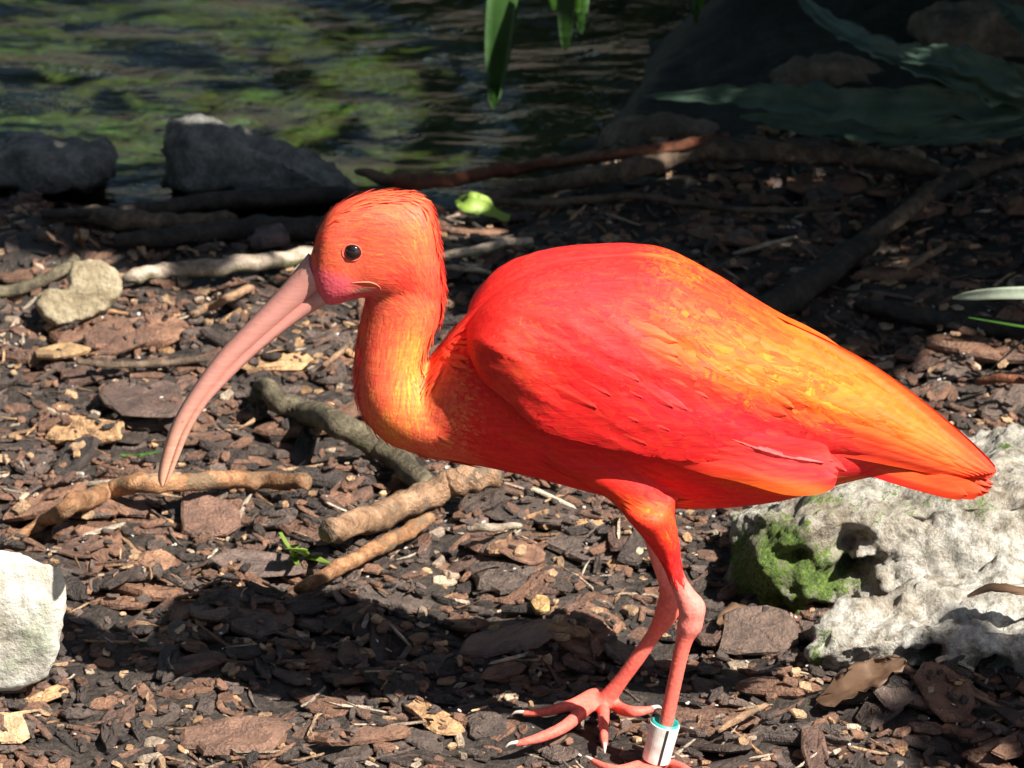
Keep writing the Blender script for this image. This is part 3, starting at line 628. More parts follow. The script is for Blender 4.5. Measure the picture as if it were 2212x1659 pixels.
vleaf('stem', [(605, 1150, hg(605, 1150, .004), 4), (622, 1178, hg(622, 1178, .010), 5), (640, 1195, hg(640, 1195, .012), 5)], M['limeleaf'], t)
vleaf('leaf', [(618, 1186, hg(620, 1186, .012), 6), (638, 1190, hg(640, 1195, .016), 18), (668, 1206, hg(668, 1206, .013), 12), (718, 1220, hg(718, 1220, .010), 4)], M['limeleaf'], t, fold=.5, wav=.5)
vleaf('leaf', [(640, 1192, hg(640, 1192, .014), 8), (636, 1205, hg(636, 1208, .012), 10), (642, 1220, hg(642, 1220, .006), 4)], M['limeleaf'], t, fold=.4)
leaf_thing('dry_leaf', 'brown crumpled dead leaf leaning on the ledge stone', 'leaf', [(1765, 1520, .006, 12), (1810, 1500, .014, 30), (1865, 1472, .022, 40), (1920, 1448, .030, 28), (1955, 1425, .036, 5)], M['dryleaf'], fold=.45, wav=.9, across=9, up=Vector((.3, -.35, .9)))
leaf_thing('dry_leaf', 'curled tan dead leaf at the foot of the mossy boulder', 'leaf', [(1555, 1350, hg(1555, 1350, .004), 10), (1580, 1330, hg(1580, 1330, .014), 22), (1612, 1320, hg(1612, 1320, .016), 22), (1642, 1325, hg(1642, 1325, .008), 6)], M['dryleaf'], fold=.5, wav=.5)
leaf_thing('dry_leaf', 'brown dead leaf lying on top of the ledge stone', 'leaf', [(2090, 1290, .055, 6), (2140, 1275, .060, 22), (2200, 1280, .060, 22), (2270, 1292, .056, 6)], M['dryleaf'], fold=.3, wav=.3)
leaf_thing('dry_leaf', 'upright pointed brown leaf standing in mulch above the tan stone', 'leaf', [(178, 540, hg(178, 540, .0), 9), (172, 520, hg(175, 535, .006), 11), (166, 500, hg(175, 535, .014), 7), (162, 488, hg(175, 535, .022), 2)], M['dryleaf'], fold=.3)
leaf_thing('dry_leaf', 'thin leaning brown leaf beside the upright pointed one', 'leaf', [(138, 530, hg(138, 535, .0), 6), (120, 520, hg(130, 530, .006), 8), (100, 500, hg(125, 525, .012), 2)], M['dryleaf'], fold=.3)

# grassy clump at the right edge
t = empty('grass_clump', G(2330, 720, 0)); tag(t, 'pale edged strap leaves of a grass clump in the sun', 'grass clump')
vleaf('leaf', [(2420, 640, .075, 15), (2300, 634, .085, 15), (2180, 633, .080, 13), (2100, 638, .070, 10), (2058, 643, .062, 2)], M['paleleaf'], t, fold=.2, up=Vector((0, -.85, .5)))
vleaf('leaf', [(2400, 760, .04, 6), (2290, 722, .05, 7), (2180, 702, .045, 6), (2092, 686, .04, 2)], M['greenleaf'], t, fold=.3)
vleaf('leaf', [(2400, 620, .10, 7), (2270, 690, .075, 7), (2190, 755, .045, 6), (2132, 806, .02, 2)], M['darkleaf'], t, fold=.3)
vleaf('leaf', [(2420, 850, .03, 7), (2330, 800, .045, 8), (2250, 770, .05, 5)], M['greenleaf'], t, fold=.3)

# broad-leaved plant on the shaded bank
t = empty('broad_leaf_plant', G(2290, 250, 0)); tag(t, 'plant with long broad dark green leaves sprawling over the shaded bank', 'plant')
L_ = [[(2290, 250, .05, 14), (2180, 232, .09, 30), (2050, 225, .095, 40), (1900, 228, .085, 42), (1760, 222, .075, 38), (1620, 210, .065, 28), (1490, 208, .055, 14), (1378, 206, .045, 2)],
      [(2290, 250, .05, 16), (2200, 212, .10, 30), (2100, 175, .12, 36), (1990, 140, .115, 36), (1890, 100, .10, 30), (1800, 55, .09, 22), (1740, 5, .085, 14), (1700, -50, .08, 4)],
      [(2290, 245, .05, 14), (2250, 200, .11, 30), (2170, 160, .13, 34), (2060, 128, .13, 28), (1960, 112, .12, 18), (1880, 104, .11, 3)],
      [(2290, 255, .04, 12), (2180, 262, .05, 26), (2040, 278, .05, 30), (1880, 280, .045, 28), (1720, 266, .04, 22), (1600, 250, .035, 4)],
      [(2300, 250, .05, 14), (2290, 160, .14, 36), (2260, 90, .16, 40), (2200, 40, .15, 32), (2150, 0, .13, 6)],
      [(2290, 240, .06, 14), (2230, 260, .04, 20), (2120, 290, .03, 16), (2010, 305, .025, 10), (1900, 312, .02, 2)]]
for l in L_: vleaf('leaf', l, M['darkleaf'], t, n=40, fold=.3, wav=.6, across=11, up=Vector((0, -.75, .6)))
# plant with drooping leaves over the water
t = empty('drooping_plant', Vector((0.42, 1.62, gz(.42, 1.62)))); tag(t, 'arching plant with drooping green strap leaves hanging over the dark water', 'plant')
ST = [Vector((0.42, 1.62, -.06)), Vector((0.36, 1.50, .35)), Vector((0.18, 1.36, .50)), Vector((0.0, 1.30, .44))]
tube('stem', None, [(*p, .008) for p in catmull([tuple(q) for q in ST], 20)], M['hangleaf'], parent=t, sides=8)
def hang(vx0, vx1, vy1, w, mat, y, top=-150, skew=0):
    pts = [Y(vx0 + skew, top, y), Y(lerp(vx0, vx1, .3), lerp(top, vy1, .35), y - .01), Y(lerp(vx0, vx1, .65), lerp(top, vy1, .68), y - .015), Y(vx1, vy1, y - .012)]
    C = catmull([tuple(p) for p in pts], 14); k = len(C)
    ws = [w * PX * 1.3 * (math.sin(math.pi * (0.12 + .86 * i / (k - 1))) ** .7) for i in range(k)]; ws[-1] = .0004
    return blade('leaf', C, ws, mat, t, fold=.35, side=Vector((1, .35, 0)), thick=0)
hang(1112, 1066, 236, 40, M['hangleaf'], 1.26, top=-220)
hang(1235, 1222, 112, 26, M['hangleaf'], 1.28)
hang(1262, 1256, 74, 22, M['hangleaf'], 1.22)
hang(1165, 1200, 24, 22, M['greenleaf'], 1.20)
hang(1250, 1250, 28, 22, M['greenleaf'], 1.21)
hang(1520, 1504, 52, 16, M['hangleaf'], 1.24)
hang(1525, 1514, 24, 16, M['greenleaf'], 1.20)
hang(1040, 1010, -40, 24, M['hangleaf'], 1.24)

# ------------------------------------------------------------------ the bird
ibis = empty('ibis', G(1400, 1600, 0))
tag(ibis, 'bright scarlet ibis with long downcurved pink bill walking across the mulch', 'bird')
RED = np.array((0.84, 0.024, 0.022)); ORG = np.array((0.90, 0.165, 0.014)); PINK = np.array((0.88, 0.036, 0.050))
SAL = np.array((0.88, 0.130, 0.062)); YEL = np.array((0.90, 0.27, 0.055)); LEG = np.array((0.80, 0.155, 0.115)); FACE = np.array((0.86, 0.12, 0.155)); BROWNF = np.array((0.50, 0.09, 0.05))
BLOBS = [  # vx, vy, rx, ry, angle (deg, down-right), colour, strength; orange and yellow paint in overexposed sheen and lit edges
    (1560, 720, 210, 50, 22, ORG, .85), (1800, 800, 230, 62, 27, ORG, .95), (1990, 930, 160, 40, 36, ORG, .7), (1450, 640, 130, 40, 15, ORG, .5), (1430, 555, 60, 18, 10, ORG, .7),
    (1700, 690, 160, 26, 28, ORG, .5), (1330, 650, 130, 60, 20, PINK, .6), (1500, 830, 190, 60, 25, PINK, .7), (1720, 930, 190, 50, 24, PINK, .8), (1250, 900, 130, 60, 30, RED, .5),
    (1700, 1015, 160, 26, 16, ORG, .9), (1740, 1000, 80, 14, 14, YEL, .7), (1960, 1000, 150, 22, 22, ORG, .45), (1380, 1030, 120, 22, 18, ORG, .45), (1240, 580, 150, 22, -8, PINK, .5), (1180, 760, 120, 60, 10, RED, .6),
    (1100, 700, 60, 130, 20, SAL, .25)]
def paint_many(P, body=True):
    P = np.asarray([tuple(p) for p in P], float).reshape(-1, 3); q = P - np.array(CAM); q[:, 1] = -CAM.y
    f = q[:, 1] * FW.y + q[:, 2] * FW.z; vx = 1106 + q[:, 0] / f / FRAME * 2212; vy = 829.5 - (q[:, 1] * UP.y + q[:, 2] * UP.z) / f / FRAME * 2212
    jit = np.array([noise.noise(Vector((a * .012, b * .012, 1.0))) * .5 + noise.noise(Vector((a * .04, b * .04, 5.0))) * .3 for a, b in zip(vx, vy)])
    c = np.repeat(RED[None, :], len(P), 0)
    def to(col, k):
        nonlocal c; c = c + (col[None, :] - c) * np.clip(k, 0, 1)[:, None]
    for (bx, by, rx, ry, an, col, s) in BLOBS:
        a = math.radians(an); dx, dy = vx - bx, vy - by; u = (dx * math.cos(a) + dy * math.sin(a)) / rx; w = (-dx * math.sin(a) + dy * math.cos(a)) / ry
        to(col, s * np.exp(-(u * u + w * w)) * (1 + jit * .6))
    if body:
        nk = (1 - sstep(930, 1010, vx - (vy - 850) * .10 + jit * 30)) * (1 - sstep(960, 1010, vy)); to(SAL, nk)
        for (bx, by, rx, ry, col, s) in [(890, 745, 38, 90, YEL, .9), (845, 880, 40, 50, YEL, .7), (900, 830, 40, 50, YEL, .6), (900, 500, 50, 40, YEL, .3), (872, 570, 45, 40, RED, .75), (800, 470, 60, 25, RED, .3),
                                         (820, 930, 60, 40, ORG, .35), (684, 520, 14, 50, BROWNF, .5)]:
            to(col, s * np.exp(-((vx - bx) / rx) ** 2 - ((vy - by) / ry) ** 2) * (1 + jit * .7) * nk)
        fz = (1 - sstep(735, 795, vx + jit * 10)) * sstep(545, 575, vy - (vx - 690) * .22)
        fz = np.maximum(fz, np.exp(-((vx - 735) / 58) ** 2 - ((vy - 622) / 26) ** 2) * 1.25); to(FACE, fz * nk)
        to(np.array((.85, .36, .27)), np.exp(-((vx - 785) / 22) ** 2 - ((vy - 604) / 6) ** 2) * nk)
        to(np.array((.45, .02, .03)), np.exp(-((vx - 755) / 40) ** 2 - ((vy - 616 + (vx - 755) * .12) / 4) ** 2) * nk * .6)
        to(LEG, sstep(1165, 1205, vy + jit * 14)); to(np.array((.80, .30, .25)), .5 * sstep(1185, 1215, vy) * (1 - sstep(1290, 1340, vy)))
    return c
def bone(stations, ymid, ns=28, pw=1.0):
    """stations: (T, B, halfwidth m) in view pixels -> rings of an elliptical loft whose outline matches the pixels"""
    C = catmull([(s[0][0], s[0][1], s[1][0], s[1][1], s[2], s[3] if len(s) > 3 else ymid) for s in stations], 4 * (len(stations) - 1))
    v = []
    for q in C:
        T = Y(q[0], q[1], q[5]); B = Y(q[2], q[3], q[5]); c = (T + B) / 2; d = (T - B) / 2; L = d.length; d = d / L; b = q[4]
        pr = Vector((d.x, d.z * math.cos(PITCH))); e2 = (L * pr.length) ** 2; ny = abs(pr.normalized().y)
        a = math.sqrt(max(e2 - (b * math.sin(PITCH) * ny) ** 2, e2 * .3)) / pr.length
        for j in range(ns):
            t = j / ns * 2 * math.pi; v.append(c + d * a * math.copysign(abs(math.cos(t)) ** pw, math.cos(t)) + Vector((0, 1, 0)) * b * math.copysign(abs(math.sin(t)) ** pw, math.sin(t)))
    return v, ring_faces(len(C), ns)
def limb(pts, ns=14, seg=5):
    """pts: 3D points with radius"""
    C = catmull([tuple(p[:4]) for p in pts], seg * (len(pts) - 1)); v = []; n = len(C)
    for i, q in enumerate(C):
        d = (Vector(C[min(i + 1, n - 1)][:3]) - Vector(C[max(i - 1, 0)][:3])).normalized(); a = d.cross(Vector((0.02, 1, 0.03))).normalized(); b = a.cross(d)
        for j in range(ns): t = j / ns * 2 * math.pi; v.append(Vector(q[:3]) + (a * math.cos(t) + b * math.sin(t)) * q[3])
    return v, ring_faces(n, ns)
pieces = []
torso = [((905, 835), (858, 950), .016), ((935, 768), (905, 984), .026), ((1000, 688), (980, 996), .034), ((1080, 620), (1080, 1015), .040), ((1180, 580), (1180, 1038), .044), ((1300, 566), (1300, 1070), .046), ((1440, 574), (1430, 1096), .046),
         ((1560, 632), (1560, 1097), .043), ((1690, 718), (1690, 1081), .037), ((1800, 792), (1790, 1052), .031), ((1900, 862), (1880, 1030), .021), ((1980, 930), (1960, 1026), .012), ((2030, 975), (2020, 1030), .006)]
pieces.append(bone(torso, 0.0, 40))
neck = [((900, 975), (1000, 810), .030), ((842, 958), (962, 805), .0275), ((795, 918), (932, 795), .025), ((768, 862), (920, 778), .023), ((764, 800), (925, 752), .0212), ((770, 735), (938, 722), .0200), ((781, 680), (955, 685), .0195), ((790, 640), (964, 640), .0195), ((800, 590), (960, 590), .0185)]
pieces.append(bone([(b, a, w) for (a, b, w) in neck], 0.0, 32))
head = [((945, 490), (962, 640), .009), ((928, 438), (945, 655), .0165), ((893, 419), (900, 655), .0205), ((850, 416), (858, 648), .0220), ((800, 418), (815, 638), .0220), ((755, 431), (780, 640), .0205), ((718, 454), (750, 648), .0200), ((690, 490), (727, 655), .0182), ((672, 545), (712, 655), .0150), ((664, 565), (705, 652), .010)]
pieces.append(bone(head, 0.0, 40, .72))
YN, YF = -0.034, 0.040
def yl(pts): return [(*Y(a, b, y), r * PX) for (a, b, r, y) in pts]
def thigh(dx, dy, y, sc=1.0):
    return bone([((1290 + dx, 930 + dy), (1470 + dx, 930 + dy), .010, y * .1), ((1298 + dx, 1000 + dy), (1472 + dx, 1000 + dy), .015, y * .4), ((1315 + dx, 1058 + dy), (1468 + dx, 1060 + dy), .0175, y * .72), ((1345 + dx, 1105 + dy), (1455 + dx, 1100 + dy), .0185, y), ((1378 + dx, 1145 + dy), (1462 + dx, 1140 + dy), .014, y),
                 ((1408 + dx, 1185 + dy), (1470 + dx, 1185 + dy), .0085, y), ((1425 + dx, 1212 + dy), (1468 + dx, 1205 + dy), .0055, y)][::-1], y, 24)
pieces.append(limb(yl([(1110, 945, 22, -.020), (1200, 975, 36, -.028), (1300, 1014, 46, -.030), (1375, 1058, 52, -.030), (1420, 1110, 36, -.033), (1440, 1160, 24, -.034)]), 20)); pieces.append(thigh(0, 0, YN)); pieces.append(thigh(-30, -40, YF))
pieces.append(limb(yl([(1440, 1180, 22, YN), (1450, 1215, 20, YN), (1465, 1255, 20, YN), (1481, 1288, 24, YN), (1494, 1312, 31, YN), (1494, 1332, 28, YN), (1489, 1352, 29, YN), (1480, 1376, 21, YN), (1470, 1415, 18, YN), (1455, 1485, 17, YN), (1440, 1555, 17, YN), (1424, 1630, 18, YN), (1419, 1652, 20, YN)])))
pieces.append(limb(yl([(1400, 1130, 20, YF), (1418, 1200, 17, YF), (1440, 1265, 18, YF), (1446, 1298, 27, YF), (1438, 1328, 27, YF), (1414, 1368, 18, YF), (1378, 1420, 18, YF), (1345, 1465, 17.5, YF + .002), (1318, 1500, 20, YF + .004), (1308, 1512, 20, YF + .004)])))
def toe(pts, z0=None): return limb([(*G(a, b, h), r * PX) for (a, b, h, r) in pts], 12, 5)
HF = Y(1308, 1510, YF + .004).z
far_toes = [[(1310, 1505, HF, 16), (1285, 1500, HF * .8, 17), (1240, 1520, .014, 14), (1180, 1537, .010, 12), (1125, 1541, .008, 8)],
            [(1308, 1510, HF, 16), (1275, 1522, HF * .75, 18), (1222, 1568, .013, 15), (1165, 1594, .010, 13), (1112, 1607, .008, 8)],
            [(1306, 1512, HF, 15), (1304, 1532, HF * .7, 15), (1304, 1575, .012, 12.5), (1306, 1612, .009, 9)],
            [(1314, 1508, HF, 15), (1335, 1528, HF * .6, 15), (1370, 1538, .010, 14), (1412, 1531, .009, 9)]]
HN = Y(1419, 1652, YN).z
near_toes = [[(1418, 1652, HN, 17), (1385, 1655, HN * .8, 16), (1330, 1664, .008, 13), (1275, 1642, .008, 8)],
             [(1416, 1655, HN, 17), (1380, 1675, HN * .8, 17), (1320, 1715, .008, 14), (1230, 1750, .007, 8)],
             [(1417, 1656, HN, 17), (1412, 1690, HN * .7, 15), (1410, 1770, .007, 12), (1416, 1810, .007, 8)],
             [(1424, 1650, HN, 15), (1450, 1652, HN * .7, 14), (1480, 1662, .008, 12), (1515, 1682, .007, 8)]]
for q in far_toes + near_toes: pieces.append(toe(q))
vv = []; ff = []
for (v, f) in pieces:
    o = len(vv); vv += list(v); ff += [tuple(i + o for i in q) for q in f]
bme = bpy.data.meshes.new('body_src'); bme.from_pydata([tuple(p) for p in vv], [], ff); bme.update()
bme = remesh(bme, 0.00125, 14); bme.name = 'body'
bco = np.array([v.co[:] for v in bme.vertices])
bcol = np.ones((len(bco), 4), np.float32)
bcol[:, :3] = paint_many(bco)
ca = bme.color_attributes.new('col', 'FLOAT_COLOR', 'POINT'); ca.data.foreach_set('color', bcol.ravel())
bme.polygons.foreach_set('use_smooth', [True] * len(bme.polygons)); bme.materials.clear(); bme.materials.append(M['skin'])
obj('body', bme, ibis)

# wings: folded shells lying on the flanks
WST = [((1003, 742), (1028, 798), .034, .006), ((1012, 690), (1052, 832), .047, .012), ((1075, 616), (1098, 868), .056, .016), ((1170, 565), (1165, 928), .060, .016), ((1290, 545), (1290, 964), .061, .016), ((1430, 547), (1400, 986), .0595, .012), ((1550, 602), (1510, 1000), .055, .011),
       ((1680, 682), (1620, 992), .049, .010), ((1780, 742), (1720, 982), .042, .008), ((1880, 808), (1820, 978), .033, .007), ((1960, 870), (1920, 995), .025, .005), ((2040, 938), (2010, 1022), .017, .004), ((2110, 992), (2090, 1032), .010, .003), ((2152, 1020), (2138, 1034), .006, .0015)]
WST = [((a[0], a[1] + (13 if 1070 < a[0] < 1700 else 5 if a[0] < 1900 else 0)), b, w, th) for (a, b, w, th) in WST]
WC = catmull([(a[0], a[1], b[0], b[1], w, th) for (a, b, w, th) in WST], 9 * (len(WST) - 1))
def wprof(s): return 0.06 + 0.94 * math.sin(math.pi / 2 * min(1, max(s, 0) / .62) ** .72) - (0.10 * ((s - .7) / .3) ** 2 if s > .7 else 0)
WA = np.array([q[:5] for q in WC])
def wing_y(vx, vy):
    t = np.clip((vy - WA[:, 1]) / np.maximum(WA[:, 3] - WA[:, 1], 1), 0, 1); i = int(np.argmin(np.abs(WA[:, 0] + (WA[:, 2] - WA[:, 0]) * t - vx)))
    return -WA[i, 4] * wprof(float(t[i]))
def make_wing(sign):
    v = []; n = 44; m = 0
    for q in WC:
        ring = []
        for j in range(n):                       # outer face from back ridge to lower edge
            s = j / (n - 1); vx, vy = lerp(q[0], q[2], s), lerp(q[1], q[3], s); al, ac_ = vx * .9 + vy * .44, -vx * .44 + vy * .9
            y = -q[4] * wprof(s) + (.0022 * noise.noise(Vector((al * .007, ac_ * .022, 3))) + .0011 * noise.noise(Vector((al * .016, ac_ * .06, 8)))) * math.sin(math.pi * s) ** .5; p = Y(vx, vy, y); ring.append(p)
        for j in range(n - 1, -1, -1):           # inner face
            s = j / (n - 1); k = .97 if j == n - 1 else 1
            y = -q[4] * wprof(s) + q[5] * (0.35 + .65 * math.sin(math.pi * s) if j < n - 1 else .45); p = Y(lerp(q[0], q[2], s), lerp(q[1], q[3], s), y); ring.append(p)
        m = len(ring); v += [Vector((p.x, p.y * sign, p.z)) for p in ring]
    f = ring_faces(len(WC), m)
    if sign < 0: f = [tuple(reversed(q)) for q in f]
    return obj('wing', mesh_data('wing', v, f, M['plumage'], cols=paint_many(v, False)), ibis)
wings = {1: make_wing(1), -1: make_wing(-1)}
wings[1]['label'] = 'near folded scarlet wing with orange sheen painted into its colour'
def vfeather(name, line, width, parent, off=(.001, .004), sign=1, ybase=None, n=16, camber=.12, shaft=.2, jit=0.0, point=False):
    """line: view-pixel centreline; lies on the wing surface pushed out by off"""
    C = catmull(line, n); v = []; f = []; cols = []; ac = 7; k = len(C)
    for i, q in enumerate(C):
        t = i / (k - 1); d = np.array(C[min(i + 1, k - 1)][:2]) - np.array(C[max(i - 1, 0)][:2]); d /= np.linalg.norm(d) + 1e-9; s = np.array((-d[1], d[0]))
        w = width * min(1, (t * 3 + .25)) * (1 if t < .8 else math.sqrt(max(0, 1 - ((t - .8) / .2) ** 2)) * (1 - .1) + .1 * (t < .999))
        if point: w *= 1 - .75 * max(0, (t - .35) / .65) ** 1.6
        if i == k - 1: w = width * .06
        for j in range(ac):
            a = j / (ac - 1) * 2 - 1; vx, vy = q[0] + s[0] * a * w, q[1] + s[1] * a * w
            y = (wing_y(vx, vy) if ybase is None else lerp(ybase[0], ybase[1], t)) - lerp(off[0], off[1], t) + camber * PX * width * abs(a) ** 1.5 - (shaft * PX * 3 if j == ac // 2 else 0)
            p = Y(vx, vy, y); v.append(Vector((p.x, p.y * sign, p.z)))
    cols = paint_many(v, False) * (1 + .05 * jit) * np.array((1, 1 + .16 * jit, 1 + .1 * jit)); cols[ac // 2::ac] = cols[ac // 2::ac] * .8 + np.array((.86, .22, .10)) * .2; cols = np.concatenate([cols, cols])
    m = len(v); v += [p + Vector((0, .0006 * sign, 0)) for p in v]
    for i in range(k - 1):
        for j in range(ac - 1):
            a = i * ac + j; f += [(a, a + ac, a + ac + 1, a + 1), (a + m, a + m + 1, a + m + ac + 1, a + m + ac)]
    return obj(name, mesh_data(name, v, f, M['plumage'], cols=cols), parent)
for sg in (1, -1):
    wp = wings[sg]
    for i in range(9):                  # long tertials and primaries to the tip
        u = i / 8; b = (lerp(1560, 1640, u), lerp(670, 925, u)); tip = (lerp(2152, 2095, u ** 1.5), lerp(1018, 1030, u))
        mid = (lerp(b[0], tip[0], .5) + lerp(18, 4, u), lerp(b[1], tip[1], .5) - lerp(26, 6, u))
        vfeather('feather', [b, mid, tip], lerp(30, 26, u), wp, (-.0015, .0020 + .0007 * (8 - i) * .3), sg, jit=random.gauss(0, .5), point=True)
    for i in range(5):                  # secondaries forming the drooping lobe
        u = i / 4; b = (lerp(1400, 1430, u), lerp(900, 985, u)); tip = (lerp(1795, 1816, u) - 8 * (u > .9), lerp(985, 1032, u))
        mid = [(lerp(b[0], tip[0], .4), lerp(b[1], tip[1], .4) + lerp(2, 6, u)), (lerp(b[0], tip[0], .75), lerp(b[1], tip[1], .75) + lerp(4, 24, u))]
        vfeather('feather', [b, *mid, tip], 27, wp, (-.0022, .0035 + .0012 * i), sg, camber=.25)
    vfeather('feather', [(1490, 905), (1590, 952), (1690, 985), (1780, 1000)], 10, wp, (-.003, .0052), sg, camber=.2, shaft=1.2, jit=9.0, point=True)  # narrow feather coloured paler, painting the gleam along a shaft
    RC = random.Random(3)
    for r in range(34):                 # scattered coverts and scapulars whose edges just show
        bx = RC.uniform(1090, 1620); t0 = np.interp(bx, WA[:, 0], WA[:, 1]); b0 = np.interp(bx, WA[:, 2], WA[:, 3]); by = lerp(t0 + 60, b0 - 60, RC.random() ** .8); k = RC.uniform(1.1, 2.0)
        vfeather('feather', [(bx, by), (bx + 62 * k, by + 20 * k + RC.uniform(-6, 6)), (bx + 120 * k, by + 50 * k + RC.uniform(-8, 8))], RC.uniform(16, 26), wp, (-.0012, .0006 + RC.uniform(0, .0003)), sg, n=10, shaft=.05, jit=RC.gauss(0, .8), point=True)
tailm = bone([((1780, 930), (1790, 1030), .018), ((1880, 965), (1870, 1022), .016), ((1980, 1000), (1960, 1030), .010), ((2040, 1025), (2030, 1042), .005)], 0.0, 16)
tl_o = obj('tail', mesh_data('tail', tailm[0], tailm[1], M['plumage'], cols=paint_many(tailm[0], False)), ibis)
for i, (b, md, tp, w, y) in enumerate([((1770, 960), (1960, 1012), (2136, 1064), 22, -.012), ((1775, 966), (1950, 1024), (2120, 1066), 22, -.017), ((1775, 955), (1965, 1004), (2142, 1052), 20, -.007), ((1780, 950), (1970, 1000), (2146, 1046), 20, .0),
                                      ((1775, 955), (1965, 1004), (2142, 1052), 20, .007), ((1770, 960), (1960, 1012), (2136, 1062), 20, .013), ((1770, 968), (1930, 1026), (2090, 1070), 18, -.020)]):
    vfeather('feather', [b, md, tp], w, tl_o, (0, 0), 1, ybase=(y * .8, y), camber=.15, jit=random.gauss(0, .5), point=i in (0, 2, 3))

# soft plumage: many small overlapping feathers following the body
def flow(vx, vy):
    if vx < 1000 and vy < 660:            # head: backwards and down the nape
        t = float(sstep(780, 960, vx)); return Vector((lerp(1, .15, t), 0, lerp(-.05, -1, t)))
    if vx < 960: return Vector((lerp(-.15, .5, float(sstep(800, 980, vy))), 0, -1))
    if vy > 1060 and 1290 < vx < 1500: return Vector((.35, 0, -1))
    return Vector((1, 0, -.48))
pv = []; pf = []; pn = []; pc = []
def small_feathers(me, count, where, size):
    tree = BVHTree.FromPolygons([v.co for v in me.vertices], [p.vertices[:] for p in me.polygons])
    area = np.array([p.area for p in me.polygons]); cum = np.cumsum(area); tot = cum[-1]; made = 0; tries = 0
    while made < count and tries < count * 6:
        tries += 1; k = int(np.searchsorted(cum, rng.random() * tot)); po = me.polygons[min(k, len(me.polygons) - 1)]
        vs = [me.vertices[i].co for i in po.vertices]; w = rng.random(len(vs)); w /= w.sum(); p = sum((v * x for v, x in zip(vs, w)), Vector())
        vx, vy = V((p.x, 0, p.z)); nr = po.normal
        if not where(vx, vy, nr): continue
        f = flow(vx, vy) + Vector((rng.normal(0, .16), rng.normal(0, .10), rng.normal(0, .16))); f = f - nr * f.dot(nr)
        if f.length < .1: continue
        f.normalize(); s = nr.cross(f); L, wd, lift = size(vx, vy); L *= rng.uniform(.7, 1.3)
        if vx < 985 and nr.y > -.55 and rng.random() < .30: lift = .0022 * rng.random() + .0003; L *= 1.15
        o = len(pv)
        of = .00006 + rng.random() * .00006; bad = False
        for (a, b, h) in ((0, -.25, 0), (0, .25, 0), (.45, -.5, lift * .5), (.45, .5, lift * .5), (.85, -.28, lift), (.85, .28, lift), (1, 0, lift * 1.05)):
            w = p + f * L * (a - .3) + s * wd * b; q, qn, _, _ = tree.find_nearest(w)
            pv.append(q + qn * (h + of)); pn.append(qn[:]); bad = bad or qn.dot(nr) < .35 or (q - w).length > .004
        if bad: del pv[o:]; del pn[o:]; continue
        pf.extend([(o + 2, o + 3, o + 1, o), (o + 4, o + 5, o + 3, o + 2), (o + 6, o + 5, o + 4)]); made += 1
def body_where(vx, vy, n):
    if vy > 1175: return False
    if vx < 790 and vy > 540 + (vx - 690) * .3 and vy < 660: return False       # bare face
    if ((vx - 762) / 30) ** 2 + ((vy - 542) / 28) ** 2 < 1: return False        # eye
    return True
def bsize(vx, vy):
    if vx < 990 and vy < 700: return (.0085, .0011, 0)
    if vx < 960: return (.011, .0014, 0)
    return (.020, .0030, 0)
small_feathers(bme, 20000, body_where, bsize)
for sg in (1, -1): small_feathers(wings[sg].data, 5200, lambda vx, vy, n: n.y * sg < .3 and vx < 1900, lambda vx, vy: (lerp(.013, .034, min(1, max(0, (vx - 1050) / 500))), lerp(.003, .0050, min(1, max(0, (vx - 1050) / 500))), 0))
pc = paint_many(pv[::7]) * (1 + rng.normal(0, .05, (len(pv) // 7, 1))); pc[:, 1] *= np.exp(rng.normal(0, .22, len(pc))); pc = np.repeat(np.clip(pc, 0, 1), 7, 0)
pme_ = mesh_data('plumage', pv, pf, M['plumage'], cols=pc)
pme_.normals_split_custom_set_from_vertices([tuple(n) for n in pn])
tag(obj('plumage', pme_, ibis), kind='stuff')

# bill
UPE = [(664, 552), (602, 627), (517, 716), (463, 774), (413, 843), (374, 909), (351, 975), (341, 1028), (347, 1047)]
LOE = [(712, 650), (660, 680), (602, 722), (545, 770), (492, 822), (446, 873), (411, 930), (391, 977), (370, 1028), (358, 1046)]
UE = catmull(UPE, 40); LE = catmull(LOE, 40)
bill = empty('bill', Y(690, 600, 0)); bill.parent = ibis; bill.matrix_parent_inverse = Matrix.Translation(ibis.location).inverted()
def mandible(name, fa, fb, wmul):
    v = []; cols = []; ns = 16
    for i, (u, l) in enumerate(zip(UE, LE)):
        t = i / 40; T = Y(lerp(u[0], l[0], fa), lerp(u[1], l[1], fa)); B = Y(lerp(u[0], l[0], fb), lerp(u[1], l[1], fb)); c = (T + B) / 2; d = (T - B) / 2; w = lerp(.0125, .0034, t ** .55) * wmul
        for j in range(ns):
            a = j / ns * 2 * math.pi; ss = math.copysign(abs(math.sin(a)) ** .8, math.sin(a))
            v.append(c + d * math.cos(a) + Vector((0, 1, 0)) * w * ss)
            base = np.array((0.58, 0.255, 0.215)); midc = np.array((0.74, 0.335, 0.27)); tipc = np.array((0.72, 0.39, 0.25))
            cc = lerp(base, midc, t / .45) if t < .45 else lerp(midc, tipc, (t - .45) / .55)
            if t < .04: cc = np.array((0.74, 0.36, 0.31))
            cols.append(cc)
    o = obj(name, mesh_data(name, v, ring_faces(len(UE), ns), M['bill'], cols=cols))
    o.parent = bill; o.matrix_parent_inverse = Matrix.Translation(Y(690, 600, 0)).inverted(); return o
mandible('upper_mandible', 0.0, 0.70, 1.0); mandible('lower_mandible', 0.55, 1.0, .93)
